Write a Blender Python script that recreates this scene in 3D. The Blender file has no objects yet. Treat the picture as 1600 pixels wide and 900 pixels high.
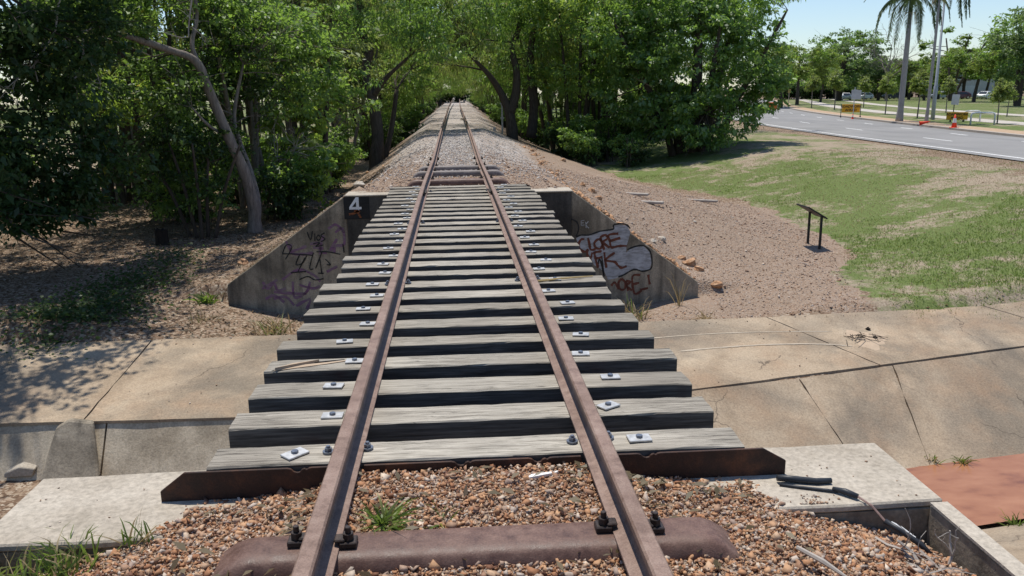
import bpy, bmesh, math, random
import numpy as np
from mathutils import Vector, Matrix
R = math.radians
rnd = random.Random(7)
rng = np.random.default_rng(11)
sc = bpy.context.scene
COL = sc.collection

# ------------------------------------------------------------------ camera
F, CAMZ, CAMX = 1280.0, 1.5, -0.036
YAW, PITCH, ROLL = 0.06472, 0.23334, -0.0142
def cam_axes():
    fw = np.array([math.sin(YAW)*math.cos(PITCH), math.cos(YAW)*math.cos(PITCH), -math.sin(PITCH)])
    r = np.array([math.cos(YAW), -math.sin(YAW), 0]); u = np.cross(r, fw)
    return r*math.cos(ROLL)+u*math.sin(ROLL), -r*math.sin(ROLL)+u*math.cos(ROLL), fw
CR, CU, CF = cam_axes()
CO = np.array([CAMX, 0, CAMZ])
def ray(px, py): return CF + CR*(px-800)/F + CU*(450-py)/F
def at_z(px, py, z): d = ray(px, py); return CO + d*((z-CO[2])/d[2])
def at_y(px, py, y): d = ray(px, py); return CO + d*((y-CO[1])/d[1])
def at_plane(px, py, p0, n): d = ray(px, py); return CO + d*(np.dot(np.array(p0)-CO, n)/np.dot(d, n))

cd = bpy.data.cameras.new('camera'); cam = bpy.data.objects.new('camera', cd); COL.objects.link(cam)
cd.sensor_width = 36; cd.lens = 36*F/1600; cd.clip_end = 3000; cd.clip_start = .05
m = Matrix(((CR[0], CU[0], -CF[0], CO[0]), (CR[1], CU[1], -CF[1], CO[1]), (CR[2], CU[2], -CF[2], CO[2]), (0, 0, 0, 1)))
cam.matrix_world = m; sc.camera = cam
cd.dof.use_dof = True; cd.dof.focus_distance = 7.0; cd.dof.aperture_fstop = 10.0

# ------------------------------------------------------------------ light
SUN_EL, SUN_AZ = R(72), R(-17)       # azimuth from +Y, towards -X
sd = np.array([math.sin(SUN_AZ)*math.cos(SUN_EL), math.cos(SUN_AZ)*math.cos(SUN_EL), math.sin(SUN_EL)])
ld = bpy.data.lights.new('sun', 'SUN'); sun = bpy.data.objects.new('sun', ld); COL.objects.link(sun)
ld.energy = 4.6; ld.angle = R(.53); ld.color = (1, .945, .855)
sun.rotation_euler = Vector(tuple(sd)).to_track_quat('Z', 'Y').to_euler()
w = bpy.data.worlds.new('World'); sc.world = w; w.use_nodes = True
wn = w.node_tree; wn.nodes.clear()
sky = wn.nodes.new('ShaderNodeTexSky'); sky.sky_type = 'NISHITA'; sky.sun_disc = False
sky.sun_elevation = SUN_EL; sky.sun_rotation = SUN_AZ; sky.air_density = 1.0; sky.dust_density = .35; sky.ozone_density = 2.2
bg = wn.nodes.new('ShaderNodeBackground'); bg.inputs[1].default_value = .125
wo = wn.nodes.new('ShaderNodeOutputWorld')
tint = wn.nodes.new('ShaderNodeMix'); tint.data_type = 'RGBA'; tint.blend_type = 'MULTIPLY'; tint.inputs['Factor'].default_value = 1; tint.inputs['B'].default_value = (.94, .98, 1.05, 1); wn.links.new(sky.outputs[0], tint.inputs['A']); wn.links.new(tint.outputs['Result'], bg.inputs[0]); wn.links.new(bg.outputs[0], wo.inputs[0])
vs = sc.view_settings; vs.view_transform = 'Standard'; vs.look = 'None'; vs.exposure = 0.1; vs.gamma = 1.0; vs.use_curve_mapping = False
sc.cycles.use_denoising = True
try: sc.cycles.denoiser = 'OPENIMAGEDENOISE'
except Exception: pass
sc.cycles.max_bounces = 6; sc.cycles.diffuse_bounces = 3; sc.cycles.transmission_bounces = 3; sc.cycles.transparent_max_bounces = 4
sc.cycles.caustics_reflective = False; sc.cycles.caustics_refractive = False

# ------------------------------------------------------------------ node helpers
class NT:
    def __init__(s, name, rough=.8, spec=.3):
        s.m = bpy.data.materials.new(name); s.m.use_nodes = True
        s.t = s.m.node_tree; s.b = s.t.nodes['Principled BSDF']; s.out = s.t.nodes['Material Output']
        s.b.inputs['Roughness'].default_value = rough
        s.b.inputs['Specular IOR Level'].default_value = spec
    def n(s, ty, **k):
        nd = s.t.nodes.new(ty)
        for a, v in k.items(): setattr(nd, a, v)
        return nd
    def put(s, inp, v):
        if isinstance(v, bpy.types.NodeSocket): s.t.links.new(v, inp)
        elif isinstance(v, (tuple, list)) and len(v) == 3 and inp.type == 'RGBA': inp.default_value = (*v, 1)
        else: inp.default_value = v
    def coord(s, kind='Object', scale=(1, 1, 1), offs=None, rot=(0, 0, 0)):
        c = s.n('ShaderNodeTexCoord').outputs[kind]
        if kind == 'Object' and offs == 'random':
            oi = s.n('ShaderNodeObjectInfo'); mm = s.n('ShaderNodeVectorMath', operation='SCALE')
            cb = s.n('ShaderNodeCombineXYZ'); 
            for i in range(3): s.t.links.new(oi.outputs['Random'], cb.inputs[i])
            s.t.links.new(cb.outputs[0], mm.inputs[0]); mm.inputs['Scale'].default_value = 57.0
            ad = s.n('ShaderNodeVectorMath', operation='ADD'); s.t.links.new(c, ad.inputs[0]); s.t.links.new(mm.outputs[0], ad.inputs[1]); c = ad.outputs[0]
        mp = s.n('ShaderNodeMapping'); s.t.links.new(c, mp.inputs[0]); mp.inputs['Scale'].default_value = scale; mp.inputs['Rotation'].default_value = rot
        return mp.outputs[0]
    def noise(s, co, scale=5, detail=4, rough=.55, dist=0, out='Fac'):
        nd = s.n('ShaderNodeTexNoise'); s.put(nd.inputs['Vector'], co); nd.inputs['Scale'].default_value = scale
        nd.inputs['Detail'].default_value = detail; nd.inputs['Roughness'].default_value = rough; nd.inputs['Distortion'].default_value = dist
        return nd.outputs[out]
    def vor(s, co, scale=5, feature='F1', out='Distance', rnd=1):
        nd = s.n('ShaderNodeTexVoronoi', feature=feature); s.put(nd.inputs['Vector'], co); nd.inputs['Scale'].default_value = scale
        nd.inputs['Randomness'].default_value = rnd
        return nd.outputs[out]
    def ramp(s, f, stops, interp='LINEAR'):
        nd = s.n('ShaderNodeValToRGB'); nd.color_ramp.interpolation = interp; e = nd.color_ramp.elements
        while len(e) < len(stops): e.new(.5)
        for el, (p, c) in zip(e, stops):
            el.position = p; el.color = (*(c if isinstance(c, tuple) else (c, c, c)), 1)
        s.put(nd.inputs[0], f); return nd.outputs[0]
    def mix(s, f, a, b, mode='MIX'):
        nd = s.n('ShaderNodeMix', data_type='RGBA', blend_type=mode); s.put(nd.inputs['Factor'], f); s.put(nd.inputs['A'], a); s.put(nd.inputs['B'], b)
        return nd.outputs['Result']
    def math(s, op, a, b=0.0, clamp=False):
        nd = s.n('ShaderNodeMath', operation=op); nd.use_clamp = clamp; s.put(nd.inputs[0], a); s.put(nd.inputs[1], b); return nd.outputs[0]
    def bump(s, h, strength=.3, dist=.02):
        nd = s.n('ShaderNodeBump'); nd.inputs['Strength'].default_value = strength; nd.inputs['Distance'].default_value = dist
        s.put(nd.inputs['Height'], h); s.t.links.new(nd.outputs[0], s.b.inputs['Normal'])
    def attr(s, name, out='Color'):
        nd = s.n('ShaderNodeAttribute'); nd.attribute_name = name; return nd.outputs[out]
    def island(s): return s.n('ShaderNodeNewGeometry').outputs['Random Per Island']
    def orand(s): return s.n('ShaderNodeObjectInfo').outputs['Random']
    def color(s, v): s.put(s.b.inputs['Base Color'], v); return s
    def rough(s, v): s.put(s.b.inputs['Roughness'], v)

def simple(name, col, rough=.6, var=.25, scale=8, spec=.3, metal=0, bump=0):
    t = NT(name, rough, spec); co = t.coord('Object', offs='random'); f = t.noise(co, scale, 5, .6)
    t.color(t.ramp(f, [(.25, tuple(c*(1-var) for c in col)), (.75, tuple(min(1, c*(1+var)) for c in col))]))
    t.b.inputs['Metallic'].default_value = metal
    if bump: t.bump(f, bump, .01)
    return t.m

# ------------------------------------------------------------------ materials
def m_wood_top():
    t = NT('weathered_wood', .85, .2); co = t.coord('Object', (1.0, 14, 14), 'random')
    g = t.noise(co, 3.0, 8, .7, .4); f = t.noise(t.coord('Object', (1.2, 60, 60), 'random'), 3, 4, .6, .3)
    base = t.ramp(g, [(.28, (.075, .068, .058)), (.43, (.30, .28, .245)), (.56, (.45, .425, .375)), (.8, (.56, .53, .475))])
    base = t.mix(.75, base, t.ramp(f, [(.3, .3), (.5, .95), (.75, 1.15)]), 'MULTIPLY')
    big = t.noise(t.coord('Object', (1, 2, 2), 'random'), 1.6, 3, .5)
    base = t.mix(t.ramp(big, [(.5, 0.0), (.7, .55)]), base, (.2, .18, .155))
    crk = t.noise(t.coord('Object', (.55, 19, 5), 'random'), 2.2, 3, .5, .8)
    cm = t.ramp(crk, [(.49, 0.0), (.503, 1.0), (.516, 0.0)])
    cm2 = t.math('MULTIPLY', cm, t.ramp(t.noise(t.coord('Object', (1, 1, 1), 'random'), 2.3, 1), [(.44, 0.0), (.52, 1.0)]))
    base = t.mix(cm2, base, (.02, .018, .016))
    sx = t.n('ShaderNodeSeparateXYZ'); t.t.links.new(t.n('ShaderNodeTexCoord').outputs['Object'], sx.inputs[0]); en = t.ramp(t.math('ABSOLUTE', sx.outputs[0]), [(.72, 0.0), (1.0, 1.0)])
    ec = t.noise(t.coord('Object', (.8, 26, 6), 'random'), 2.0, 3, .5, .6); em = t.math('MULTIPLY', t.ramp(ec, [(.52, 0.0), (.56, 1.0), (.6, 0.0)]), en); base = t.mix(t.math('MULTIPLY', em, .9), base, (.03, .026, .022)); base = t.mix(t.math('MULTIPLY', en, .3), base, (.16, .145, .125))
    kn = t.vor(t.coord('Object', (1, 2.6, 1), 'random'), 1.35); base = t.mix(t.ramp(kn, [(.03, .9), (.075, 0.0)]), base, (.06, .05, .04))
    v = t.orand(); base = t.mix(t.math('MULTIPLY', v, .32), base, (.30, .275, .235), 'MIX'); base = t.mix(1.0, base, t.ramp(t.math('FRACT', t.math('MULTIPLY', v, 7.31)), [(0, (.74, .71, .66)), (.5, (.93, .91, .87)), (1, (1.1, 1.07, 1.02))]), 'MULTIPLY')
    t.color(base); t.bump(t.math('SUBTRACT', f, t.math('MULTIPLY', cm2, 2.0)), .5, .006); return t.m
def m_wood_side():
    t = NT('tarred_wood', .8, .25); f = t.noise(t.coord('Object', (1.0, 20, 20), 'random'), 3, 6, .65)
    b = t.ramp(f, [(.3, (.03, .027, .024)), (.52, (.095, .088, .08)), (.78, (.20, .187, .168))])
    r = t.noise(t.coord('Object', (1, 1, 1), 'random'), 2.2, 3); b = t.mix(t.ramp(r, [(.6, 0.0), (.75, .5)]), b, (.06, .02, .015))
    t.color(b); t.bump(f, .5, .006); return t.m
def m_rust(name, dark, mid, light, sc_=14, gloss=.62):
    t = NT(name, gloss, .35); co = t.coord('Object', (1, 1, 1), 'random')
    a = t.noise(co, sc_, 7, .7); b = t.noise(co, 2.3, 4, .6)
    c = t.ramp(a, [(.28, dark), (.5, mid), (.75, light)]); c = t.mix(t.ramp(b, [(.35, .45), (.6, 0.0)]), c, dark)
    fl = t.noise(co, 160, 2, .5); c = t.mix(.35, c, t.ramp(fl, [(.35, .5), (.65, 1.35)]), 'MULTIPLY')
    t.color(c); t.bump(t.math('ADD', a, t.math('MULTIPLY', fl, .5)), .3, .006); t.rough(t.ramp(a, [(.3, gloss-.12), (.7, gloss+.15)])); return t.m
def m_concrete(name, dark, mid, light, stain=(.1, .085, .065), stain_amt=.6, sc_=1.0, speck=True, streak=0.0):
    t = NT(name, .88, .2); co = t.coord('Object', (1, 1, 1))
    a = t.noise(co, 1.7*sc_, 7, .62, .3); f = t.noise(co, 38, 4, .7); b = t.noise(co, .7*sc_, 4, .6, .6)
    c = t.ramp(a, [(.3, dark), (.5, mid), (.72, light)])
    c = t.mix(t.ramp(b, [(.46, 0.0), (.68, stain_amt)]), c, stain)
    if speck:
        lg = t.noise(co, .45, 6, .7, .8); c = t.mix(t.ramp(lg, [(.48, 0.0), (.62, .6)]), c, (.185, .158, .122)); rs = t.noise(co, .9, 5, .6); c = t.mix(t.ramp(rs, [(.52, 0.0), (.72, .55)]), c, (.38, .25, .155))
    if streak:
        st = t.noise(t.coord('Object', (2.5, 2.5, .25)), 2.0, 5, .6); c = t.mix(t.ramp(st, [(.45, 0.0), (.7, streak)]), c, (.035, .033, .03))
    c = t.mix(.7, c, t.ramp(f, [(.3, .55), (.55, 1.0), (.75, 1.3)]), 'MULTIPLY')
    if speck:
        p = t.vor(co, 45); pm = t.ramp(t.noise(co, 22, 2), [(.55, 0.0), (.65, .5)]); c = t.mix(t.math('MULTIPLY', t.ramp(p, [(.14, 1.0), (.22, 0.0)]), pm), c, (.62, .54, .42))
        wob = t.n('ShaderNodeVectorMath', operation='SCALE'); t.t.links.new(t.noise(co, 2.2, 4, out='Color'), wob.inputs[0]); wob.inputs['Scale'].default_value = .5; wad = t.n('ShaderNodeVectorMath', operation='ADD'); t.t.links.new(co, wad.inputs[0]); t.t.links.new(wob.outputs[0], wad.inputs[1]); ck = t.vor(wad.outputs[0], .33, 'DISTANCE_TO_EDGE'); ckm = t.math('MULTIPLY', t.ramp(ck, [(.0012, .75), (.004, 0.0)]), t.ramp(t.noise(co, .8, 2), [(.42, 0.0), (.5, 1.0)])); c = t.mix(ckm, c, (.07, .055, .042))
    t.color(c); t.bump(t.math('ADD', f, t.math('MULTIPLY', a, 1.2)), .35, .012); return t.m
def gravel_cols(t, rv):
    return t.ramp(rv, [(0, (.14, .088, .065)), (.12, (.28, .17, .115)), (.26, (.37, .23, .145)), (.38, (.43, .30, .205)), (.5, (.26, .178, .135)), (.62, (.43, .33, .25)), (.74, (.31, .25, .215)), (.86, (.42, .36, .31)), (.95, (.56, .47, .38)), (1, (.2, .135, .10))])
def m_stones(name, grey=False, warm=False):
    t = NT(name, .8, .3); i = t.island()
    if grey: c = t.ramp(i, [(0, (.19, .175, .165)), (.3, (.41, .385, .36)), (.6, (.53, .50, .475)), (.85, (.38, .31, .25)), (1, (.62, .59, .56))])
    elif warm: c = t.ramp(i, [(0, (.13, .06, .038)), (.12, (.32, .15, .075)), (.28, (.43, .23, .12)), (.42, (.50, .30, .17)), (.54, (.25, .135, .085)), (.68, (.50, .335, .215)), (.78, (.33, .235, .185)), (.87, (.45, .38, .32)), (.95, (.60, .49, .38)), (1, (.2, .10, .062))])
    else: c = gravel_cols(t, i)
    f = t.noise(t.coord('Object'), 60, 4, .6); c = t.mix(.45, c, t.ramp(f, [(.3, .6), (.7, 1.25)]), 'MULTIPLY'); t.color(c); t.bump(f, .3, .004); return t.m
def m_ground():
    t = NT('ground', .95, .1); co = t.coord('Object')
    mk = t.n('ShaderNodeSeparateColor'); t.t.links.new(t.attr('mask'), mk.inputs[0])
    n1 = t.noise(co, .55, 5, .6); n2 = t.noise(co, 6, 5, .65); n3 = t.noise(co, 34, 4, .7); n4 = t.noise(co, 2.0, 4, .6)
    # bare dirt with litter
    dirt = t.ramp(n2, [(.3, (.08, .053, .036)), (.5, (.155, .105, .072)), (.72, (.24, .17, .12))])
    lit = t.vor(co, 26, out='Color'); ls = t.n('ShaderNodeSeparateColor'); t.t.links.new(lit, ls.inputs[0])
    litc = t.ramp(ls.outputs[0], [(0, (.07, .045, .03)), (.4, (.2, .13, .085)), (.7, (.36, .27, .19)), (.93, (.5, .42, .32)), (1, (.6, .53, .42))])
    dirt = t.mix(.55, dirt, litc)
    # grass
    pn = t.noise(co, .30, 6, .62, .3); pn2 = t.noise(co, 1.3, 5, .65); pn3 = t.noise(co, 5.5, 4, .7)
    ga = t.math('ADD', t.math('MULTIPLY', pn, .5), t.math('ADD', t.math('MULTIPLY', pn2, .4), t.math('MULTIPLY', pn3, .3)))
    green = t.ramp(n3, [(.3, (.05, .085, .02)), (.55, (.115, .16, .042)), (.75, (.20, .245, .085))])
    dry = t.ramp(n3, [(.28, (.16, .122, .09)), (.5, (.30, .242, .178)), (.75, (.44, .375, .29))])
    gb = t.math('ADD', ga, t.math('MULTIPLY', t.math('SUBTRACT', mk.outputs[2], .5), .24))
    grass = t.mix(t.ramp(gb, [(.56, 0.0), (.655, .92)]), dry, green)
    # gravel
    vc = t.vor(co, 38, out='Color'); vs_ = t.n('ShaderNodeSeparateColor'); t.t.links.new(vc, vs_.inputs[0])
    vd = t.vor(co, 38)
    red = gravel_cols(t, vs_.outputs[0]); red = t.mix(t.ramp(n1, [(.35, .75), (.65, .45)]), red, (.272, .208, .155))
    gry = t.ramp(vs_.outputs[1], [(0, (.2, .18, .165)), (.35, (.42, .39, .36)), (.65, (.54, .505, .475)), (.85, (.38, .31, .25)), (1, (.64, .61, .58))])
    gmask = t.ramp(t.math('ADD', mk.outputs[1], t.math('MULTIPLY', t.math('SUBTRACT', n4, .5), .5)), [(.62, 0.0), (.8, 1.0)])
    grav = t.mix(gmask, red, gry)
    grav = t.mix(t.ramp(vd, [(.4, 0.0), (.85, .35)]), grav, (.11, .075, .055))
    edge = t.math('MULTIPLY', t.math('SUBTRACT', t.math('ADD', n2, n4), 1.0), 1.1)
    g = t.ramp(t.math('ADD', mk.outputs[1], edge), [(.12, 0.0), (.3, 1.0)]); gr = t.ramp(t.math('ADD', mk.outputs[0], edge), [(.4, 0.0), (.6, 1.0)])
    c = t.mix(g, dirt, grav); c = t.mix(gr, c, grass)
    t.color(c)
    h = t.mix(g, t.mix(.5, n3, n2), t.math('SUBTRACT', .7, vd)); t.bump(h, .6, .03); return t.m
def m_leaf(name, cols, trans, yellow=.0, gloss=.10, rough=.5):
    gloss *= .45
    t = NT(name); t.t.nodes.remove(t.b)
    i = t.island(); st = [(k/(len(cols)-1)*(1-yellow), c) for k, c in enumerate(cols)]
    if yellow: st += [(1-yellow+.002, (.42, .34, .03))]
    c = t.ramp(i, st)
    c = t.mix(t.math('MULTIPLY', t.orand(), .35), c, (.09, .11, .03))
    d = t.n('ShaderNodeBsdfDiffuse'); t.put(d.inputs[0], c)
    tr = t.n('ShaderNodeBsdfTranslucent'); t.put(tr.inputs[0], t.mix(.8, c, trans, 'MIX'))
    g = t.n('ShaderNodeBsdfGlossy'); g.inputs['Roughness'].default_value = rough; t.put(g.inputs[0], (.85, .9, .85))
    m1 = t.n('ShaderNodeMixShader'); m1.inputs[0].default_value = .45; t.t.links.new(d.outputs[0], m1.inputs[1]); t.t.links.new(tr.outputs[0], m1.inputs[2])
    m2 = t.n('ShaderNodeMixShader'); m2.inputs[0].default_value = gloss; t.t.links.new(m1.outputs[0], m2.inputs[1]); t.t.links.new(g.outputs[0], m2.inputs[2])
    t.t.links.new(m2.outputs[0], t.out.inputs[0]); return t.m
def m_bark(name, dark, light):
    t = NT(name, .9, .15); f = t.noise(t.coord('Object', (6, 6, 1.2)), 3, 6, .65); g = t.noise(t.coord('Object'), 1.2, 3)
    c = t.ramp(f, [(.3, dark), (.7, light)]); c = t.mix(t.ramp(g, [(.4, 0.0), (.7, .5)]), c, tuple(.5*a+.5*b*1.3 for a, b in zip(dark, light))); t.color(c); t.bump(f, .6, .03); return t.m
def m_water():
    t = NT('muddy_water', .22, .35); f = t.noise(t.coord('Object', (1, 2, 1)), 1.5, 5, .6)
    t.color(t.ramp(f, [(.3, (.19, .075, .038)), (.45, (.30, .13, .062)), (.7, (.37, .175, .09))])); t.bump(t.noise(t.coord('Object'), 9, 3), .06, .02); return t.m
def m_asphalt():
    t = NT('asphalt', .85, .25); co = t.coord('Object'); a = t.noise(co, .25, 5, .6); f = t.noise(co, 60, 3, .6)
    c = t.ramp(a, [(.3, (.21, .205, .198)), (.7, (.275, .268, .258))]); c = t.mix(t.ramp(t.noise(t.coord('Object', (1, .12, 1)), .8, 4), [(.5, 0.0), (.62, .35)]), c, (.15, .15, .15)); c = t.mix(.4, c, t.ramp(f, [(.3, .6), (.7, 1.3)]), 'MULTIPLY'); t.color(c); return t.m
def m_paint(name, col, mott=.3, under=None):
    t = NT(name, .7, .3); a = t.noise(t.coord('Object'), 5, 6, .7); b = t.noise(t.coord('Object', (3, 3, 14)), 2, 4, .6)
    c = t.ramp(a, [(.3, tuple(x*(1-mott) for x in col)), (.65, col)]); c = t.mix(t.ramp(b, [(.43, 0.0), (.6, min(1, mott*1.8))]), c, under or tuple(x*.4 for x in col)); t.color(c); return t.m

M = dict(
 wood=m_wood_top(), tar=m_wood_side(),
 rail=m_rust('rail_rust', (.13, .078, .056), (.245, .165, .13), (.33, .245, .20)),
 plate=m_rust('plate_rust', (.014, .009, .008), (.05, .024, .016), (.15, .062, .03), 7, .65),
 sleeper=m_rust('sleeper_rust', (.075, .04, .03), (.15, .086, .066), (.22, .14, .11), 18, .52),
 steel_old=m_rust('grey_steel', (.10, .085, .08), (.2, .17, .16), (.3, .27, .25), 18, .55),
 iron=m_rust('black_iron', (.015, .011, .01), (.04, .028, .024), (.08, .055, .045), 30, .5),
 galv=simple('galvanised_steel', (.50, .50, .49), .45, .3, 30, .5, .45),
 bolt=simple('zinc_bolt', (.16, .18, .22), .4, .3, 60, .5, .6),
 ground=m_ground(), stones=m_stones('bank_stone'), warm_stones=m_stones('ballast_stone', False, True), grey_stones=m_stones('grey_ballast', True),
 shelf=m_concrete('shelf_concrete', (.33, .29, .23), (.43, .38, .31), (.49, .44, .365), (.27, .225, .17), .6, 1.6, False),
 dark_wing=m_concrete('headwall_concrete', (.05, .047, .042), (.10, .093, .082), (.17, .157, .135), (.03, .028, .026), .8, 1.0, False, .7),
 wing=m_concrete('wing_concrete', (.20, .168, .125), (.335, .285, .215), (.45, .385, .295), (.085, .073, .056), .85, 1.0, False, .7),
 apron=m_concrete('apron_concrete', (.26, .195, .132), (.385, .30, .21), (.465, .375, .27), (.17, .145, .115), .8, .75, True, 0),
 face=m_concrete('face_concrete', (.38, .31, .22), (.56, .47, .345), (.66, .57, .43), (.30, .25, .185), .7, 1.2, False, .22),
 water=m_water(), asphalt=m_asphalt(),
 line=simple('road_paint', (.72, .72, .70), .7, .12, 3), path=simple('path_concrete', (.44, .40, .35), .9, .12, 2),
 verge=simple('verge_dirt', (.40, .285, .185), .95, .2, 4), kerb=simple('kerb_concrete', (.38, .33, .28), .9, .15, 4),
 bark=m_bark('grey_bark', (.10, .085, .075), (.30, .26, .225)), dark_bark=m_bark('dark_bark', (.035, .028, .022), (.11, .09, .072)),
 palm_bark=m_bark('palm_bark', (.24, .22, .21), (.42, .40, .38)), twig=simple('dead_twig', (.36, .32, .28), .9, .3, 6), stump=m_bark('burnt_bark', (.012, .01, .009), (.04, .032, .026)),
 leaf=m_leaf('leaf_green', [(0.058, 0.115, 0.028), (0.090, 0.173, 0.038), (0.134, 0.237, 0.049), (0.186, 0.301, 0.064)], (0.384, 0.614, 0.090), .012, .09),
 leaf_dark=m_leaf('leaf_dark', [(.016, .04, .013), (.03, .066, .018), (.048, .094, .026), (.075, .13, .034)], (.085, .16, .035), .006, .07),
 leaf_bright=m_leaf('leaf_bright', [(0.105, 0.176, 0.031), (0.149, 0.237, 0.042), (0.198, 0.297, 0.061)], (0.528, 0.726, 0.099), .05, .10),
 leaf_mango=m_leaf('leaf_glossy', [(0.054, 0.115, 0.035), (0.081, 0.162, 0.043), (0.121, 0.223, 0.054), (0.176, 0.297, 0.065)], (0.378, 0.621, 0.095), .0, .13, .45),
 leaf_euc=m_leaf('leaf_olive', [(0.102, 0.138, 0.050), (0.144, 0.186, 0.066), (0.192, 0.234, 0.084)], (0.480, 0.576, 0.132), .01, .07),
 leaf_yel=m_leaf('leaf_yellowgreen', [(0.083, 0.138, 0.029), (0.121, 0.187, 0.037), (0.171, 0.237, 0.053)], (0.352, 0.473, 0.077), .02, .07),
 leaf_far=m_leaf('leaf_hazy', [(0.075, 0.127, 0.052), (0.109, 0.167, 0.067), (0.149, 0.213, 0.081)], (0.253, 0.380, 0.103), .0, .06),
 grass=m_leaf('grass_blade', [(.06, .11, .02), (.10, .17, .03), (.15, .22, .045), (.24, .24, .08)], (.25, .36, .06), .03, .06),
 dry=m_leaf('dry_blade', [(.26, .19, .10), (.38, .29, .17), (.45, .36, .22)], (.4, .3, .15), .0, .04),
 litter=m_leaf('dead_leaf', [(.07, .045, .03), (.14, .095, .065), (.24, .175, .12), (.36, .29, .22)], (.2, .13, .08), .0, .05),
 frond=m_leaf('palm_frond', [(.03, .065, .025), (.05, .095, .035), (.075, .12, .045)], (.14, .22, .06), .0, .12),
 black=simple('black_paint', (.018, .018, .019), .5, .3, 10), white=simple('white_paint', (.75, .75, .73), .55, .1, 6), lamp_grey=simple('lamp_grey', (.33, .36, .39), .5, .1, 3), white_dull=simple('dull_white', (.5, .51, .52), .6, .1, 3),
 yellow=simple('sign_yellow', (.72, .36, .02), .5, .12, 4), red=simple('cone_red', (.75, .06, .025), .5, .1, 5), orange=simple('barrier_orange', (.8, .16, .03), .5, .1, 5),
 pvc=simple('dark_pipe', (.03, .034, .04), .45, .3, 12), cloth_white=simple('white_tape', (.72, .72, .7), .6, .1, 20), copper=simple('cable_core', (.3, .2, .17), .6, .3, 40),
 rock=m_concrete('orange_rock', (.30, .15, .075), (.46, .27, .15), (.58, .40, .26), (.2, .1, .06), .5, 9, False), pale_rock=m_concrete('pale_rock', (.33, .28, .22), (.5, .44, .36), (.62, .56, .48), (.25, .2, .15), .4, 9, False),
 glass=simple('car_glass', (.02, .025, .03), .1, .1, 2, .6), tyre=simple('tyre_rubber', (.02, .02, .02), .8, .2, 10), lamp=simple('lamp_lens', (.7, .7, .68), .15, .05, 4, .6),
 carwhite=simple('car_white', (.72, .73, .74), .3, .04, 1, .5), cardark=simple('car_dark', (.03, .032, .04), .25, .1, 1, .5), carred=simple('car_maroon', (.11, .035, .03), .3, .1, 1, .5), carsilver=simple('car_silver', (.4, .42, .44), .3, .06, 1, .5),
 wall=simple('shed_wall', (.42, .42, .42), .7, .1, 2), roofw=simple('roof_sheet', (.62, .64, .66), .45, .06, 2, .4),
 gwhite=m_paint('faded_white_paint', (.42, .43, .46), .35, (.17, .165, .16)), gbrown=m_paint('brown_spray', (.16, .05, .03), .3), gblack=m_paint('black_spray', (.022, .022, .022), .2), gpurple=m_paint('purple_spray', (.21, .10, .18), .45, (.2, .15, .165)),
 gpale=m_paint('chalk_paint', (.42, .42, .42), .3), plaque=m_paint('plaque_black', (.02, .02, .02), .3), orangespray=m_paint('orange_spray', (.35, .11, .03), .4, (.03, .02, .02)), pale_line=m_paint('pale_residue', (.47, .40, .31), .25, (.38, .31, .23)),
 gold=simple('seed_stalk', (.5, .36, .16), .8, .3, 5), sand=simple('sand_patch', (.43, .33, .235), .95, .12, 8),
)

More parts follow.
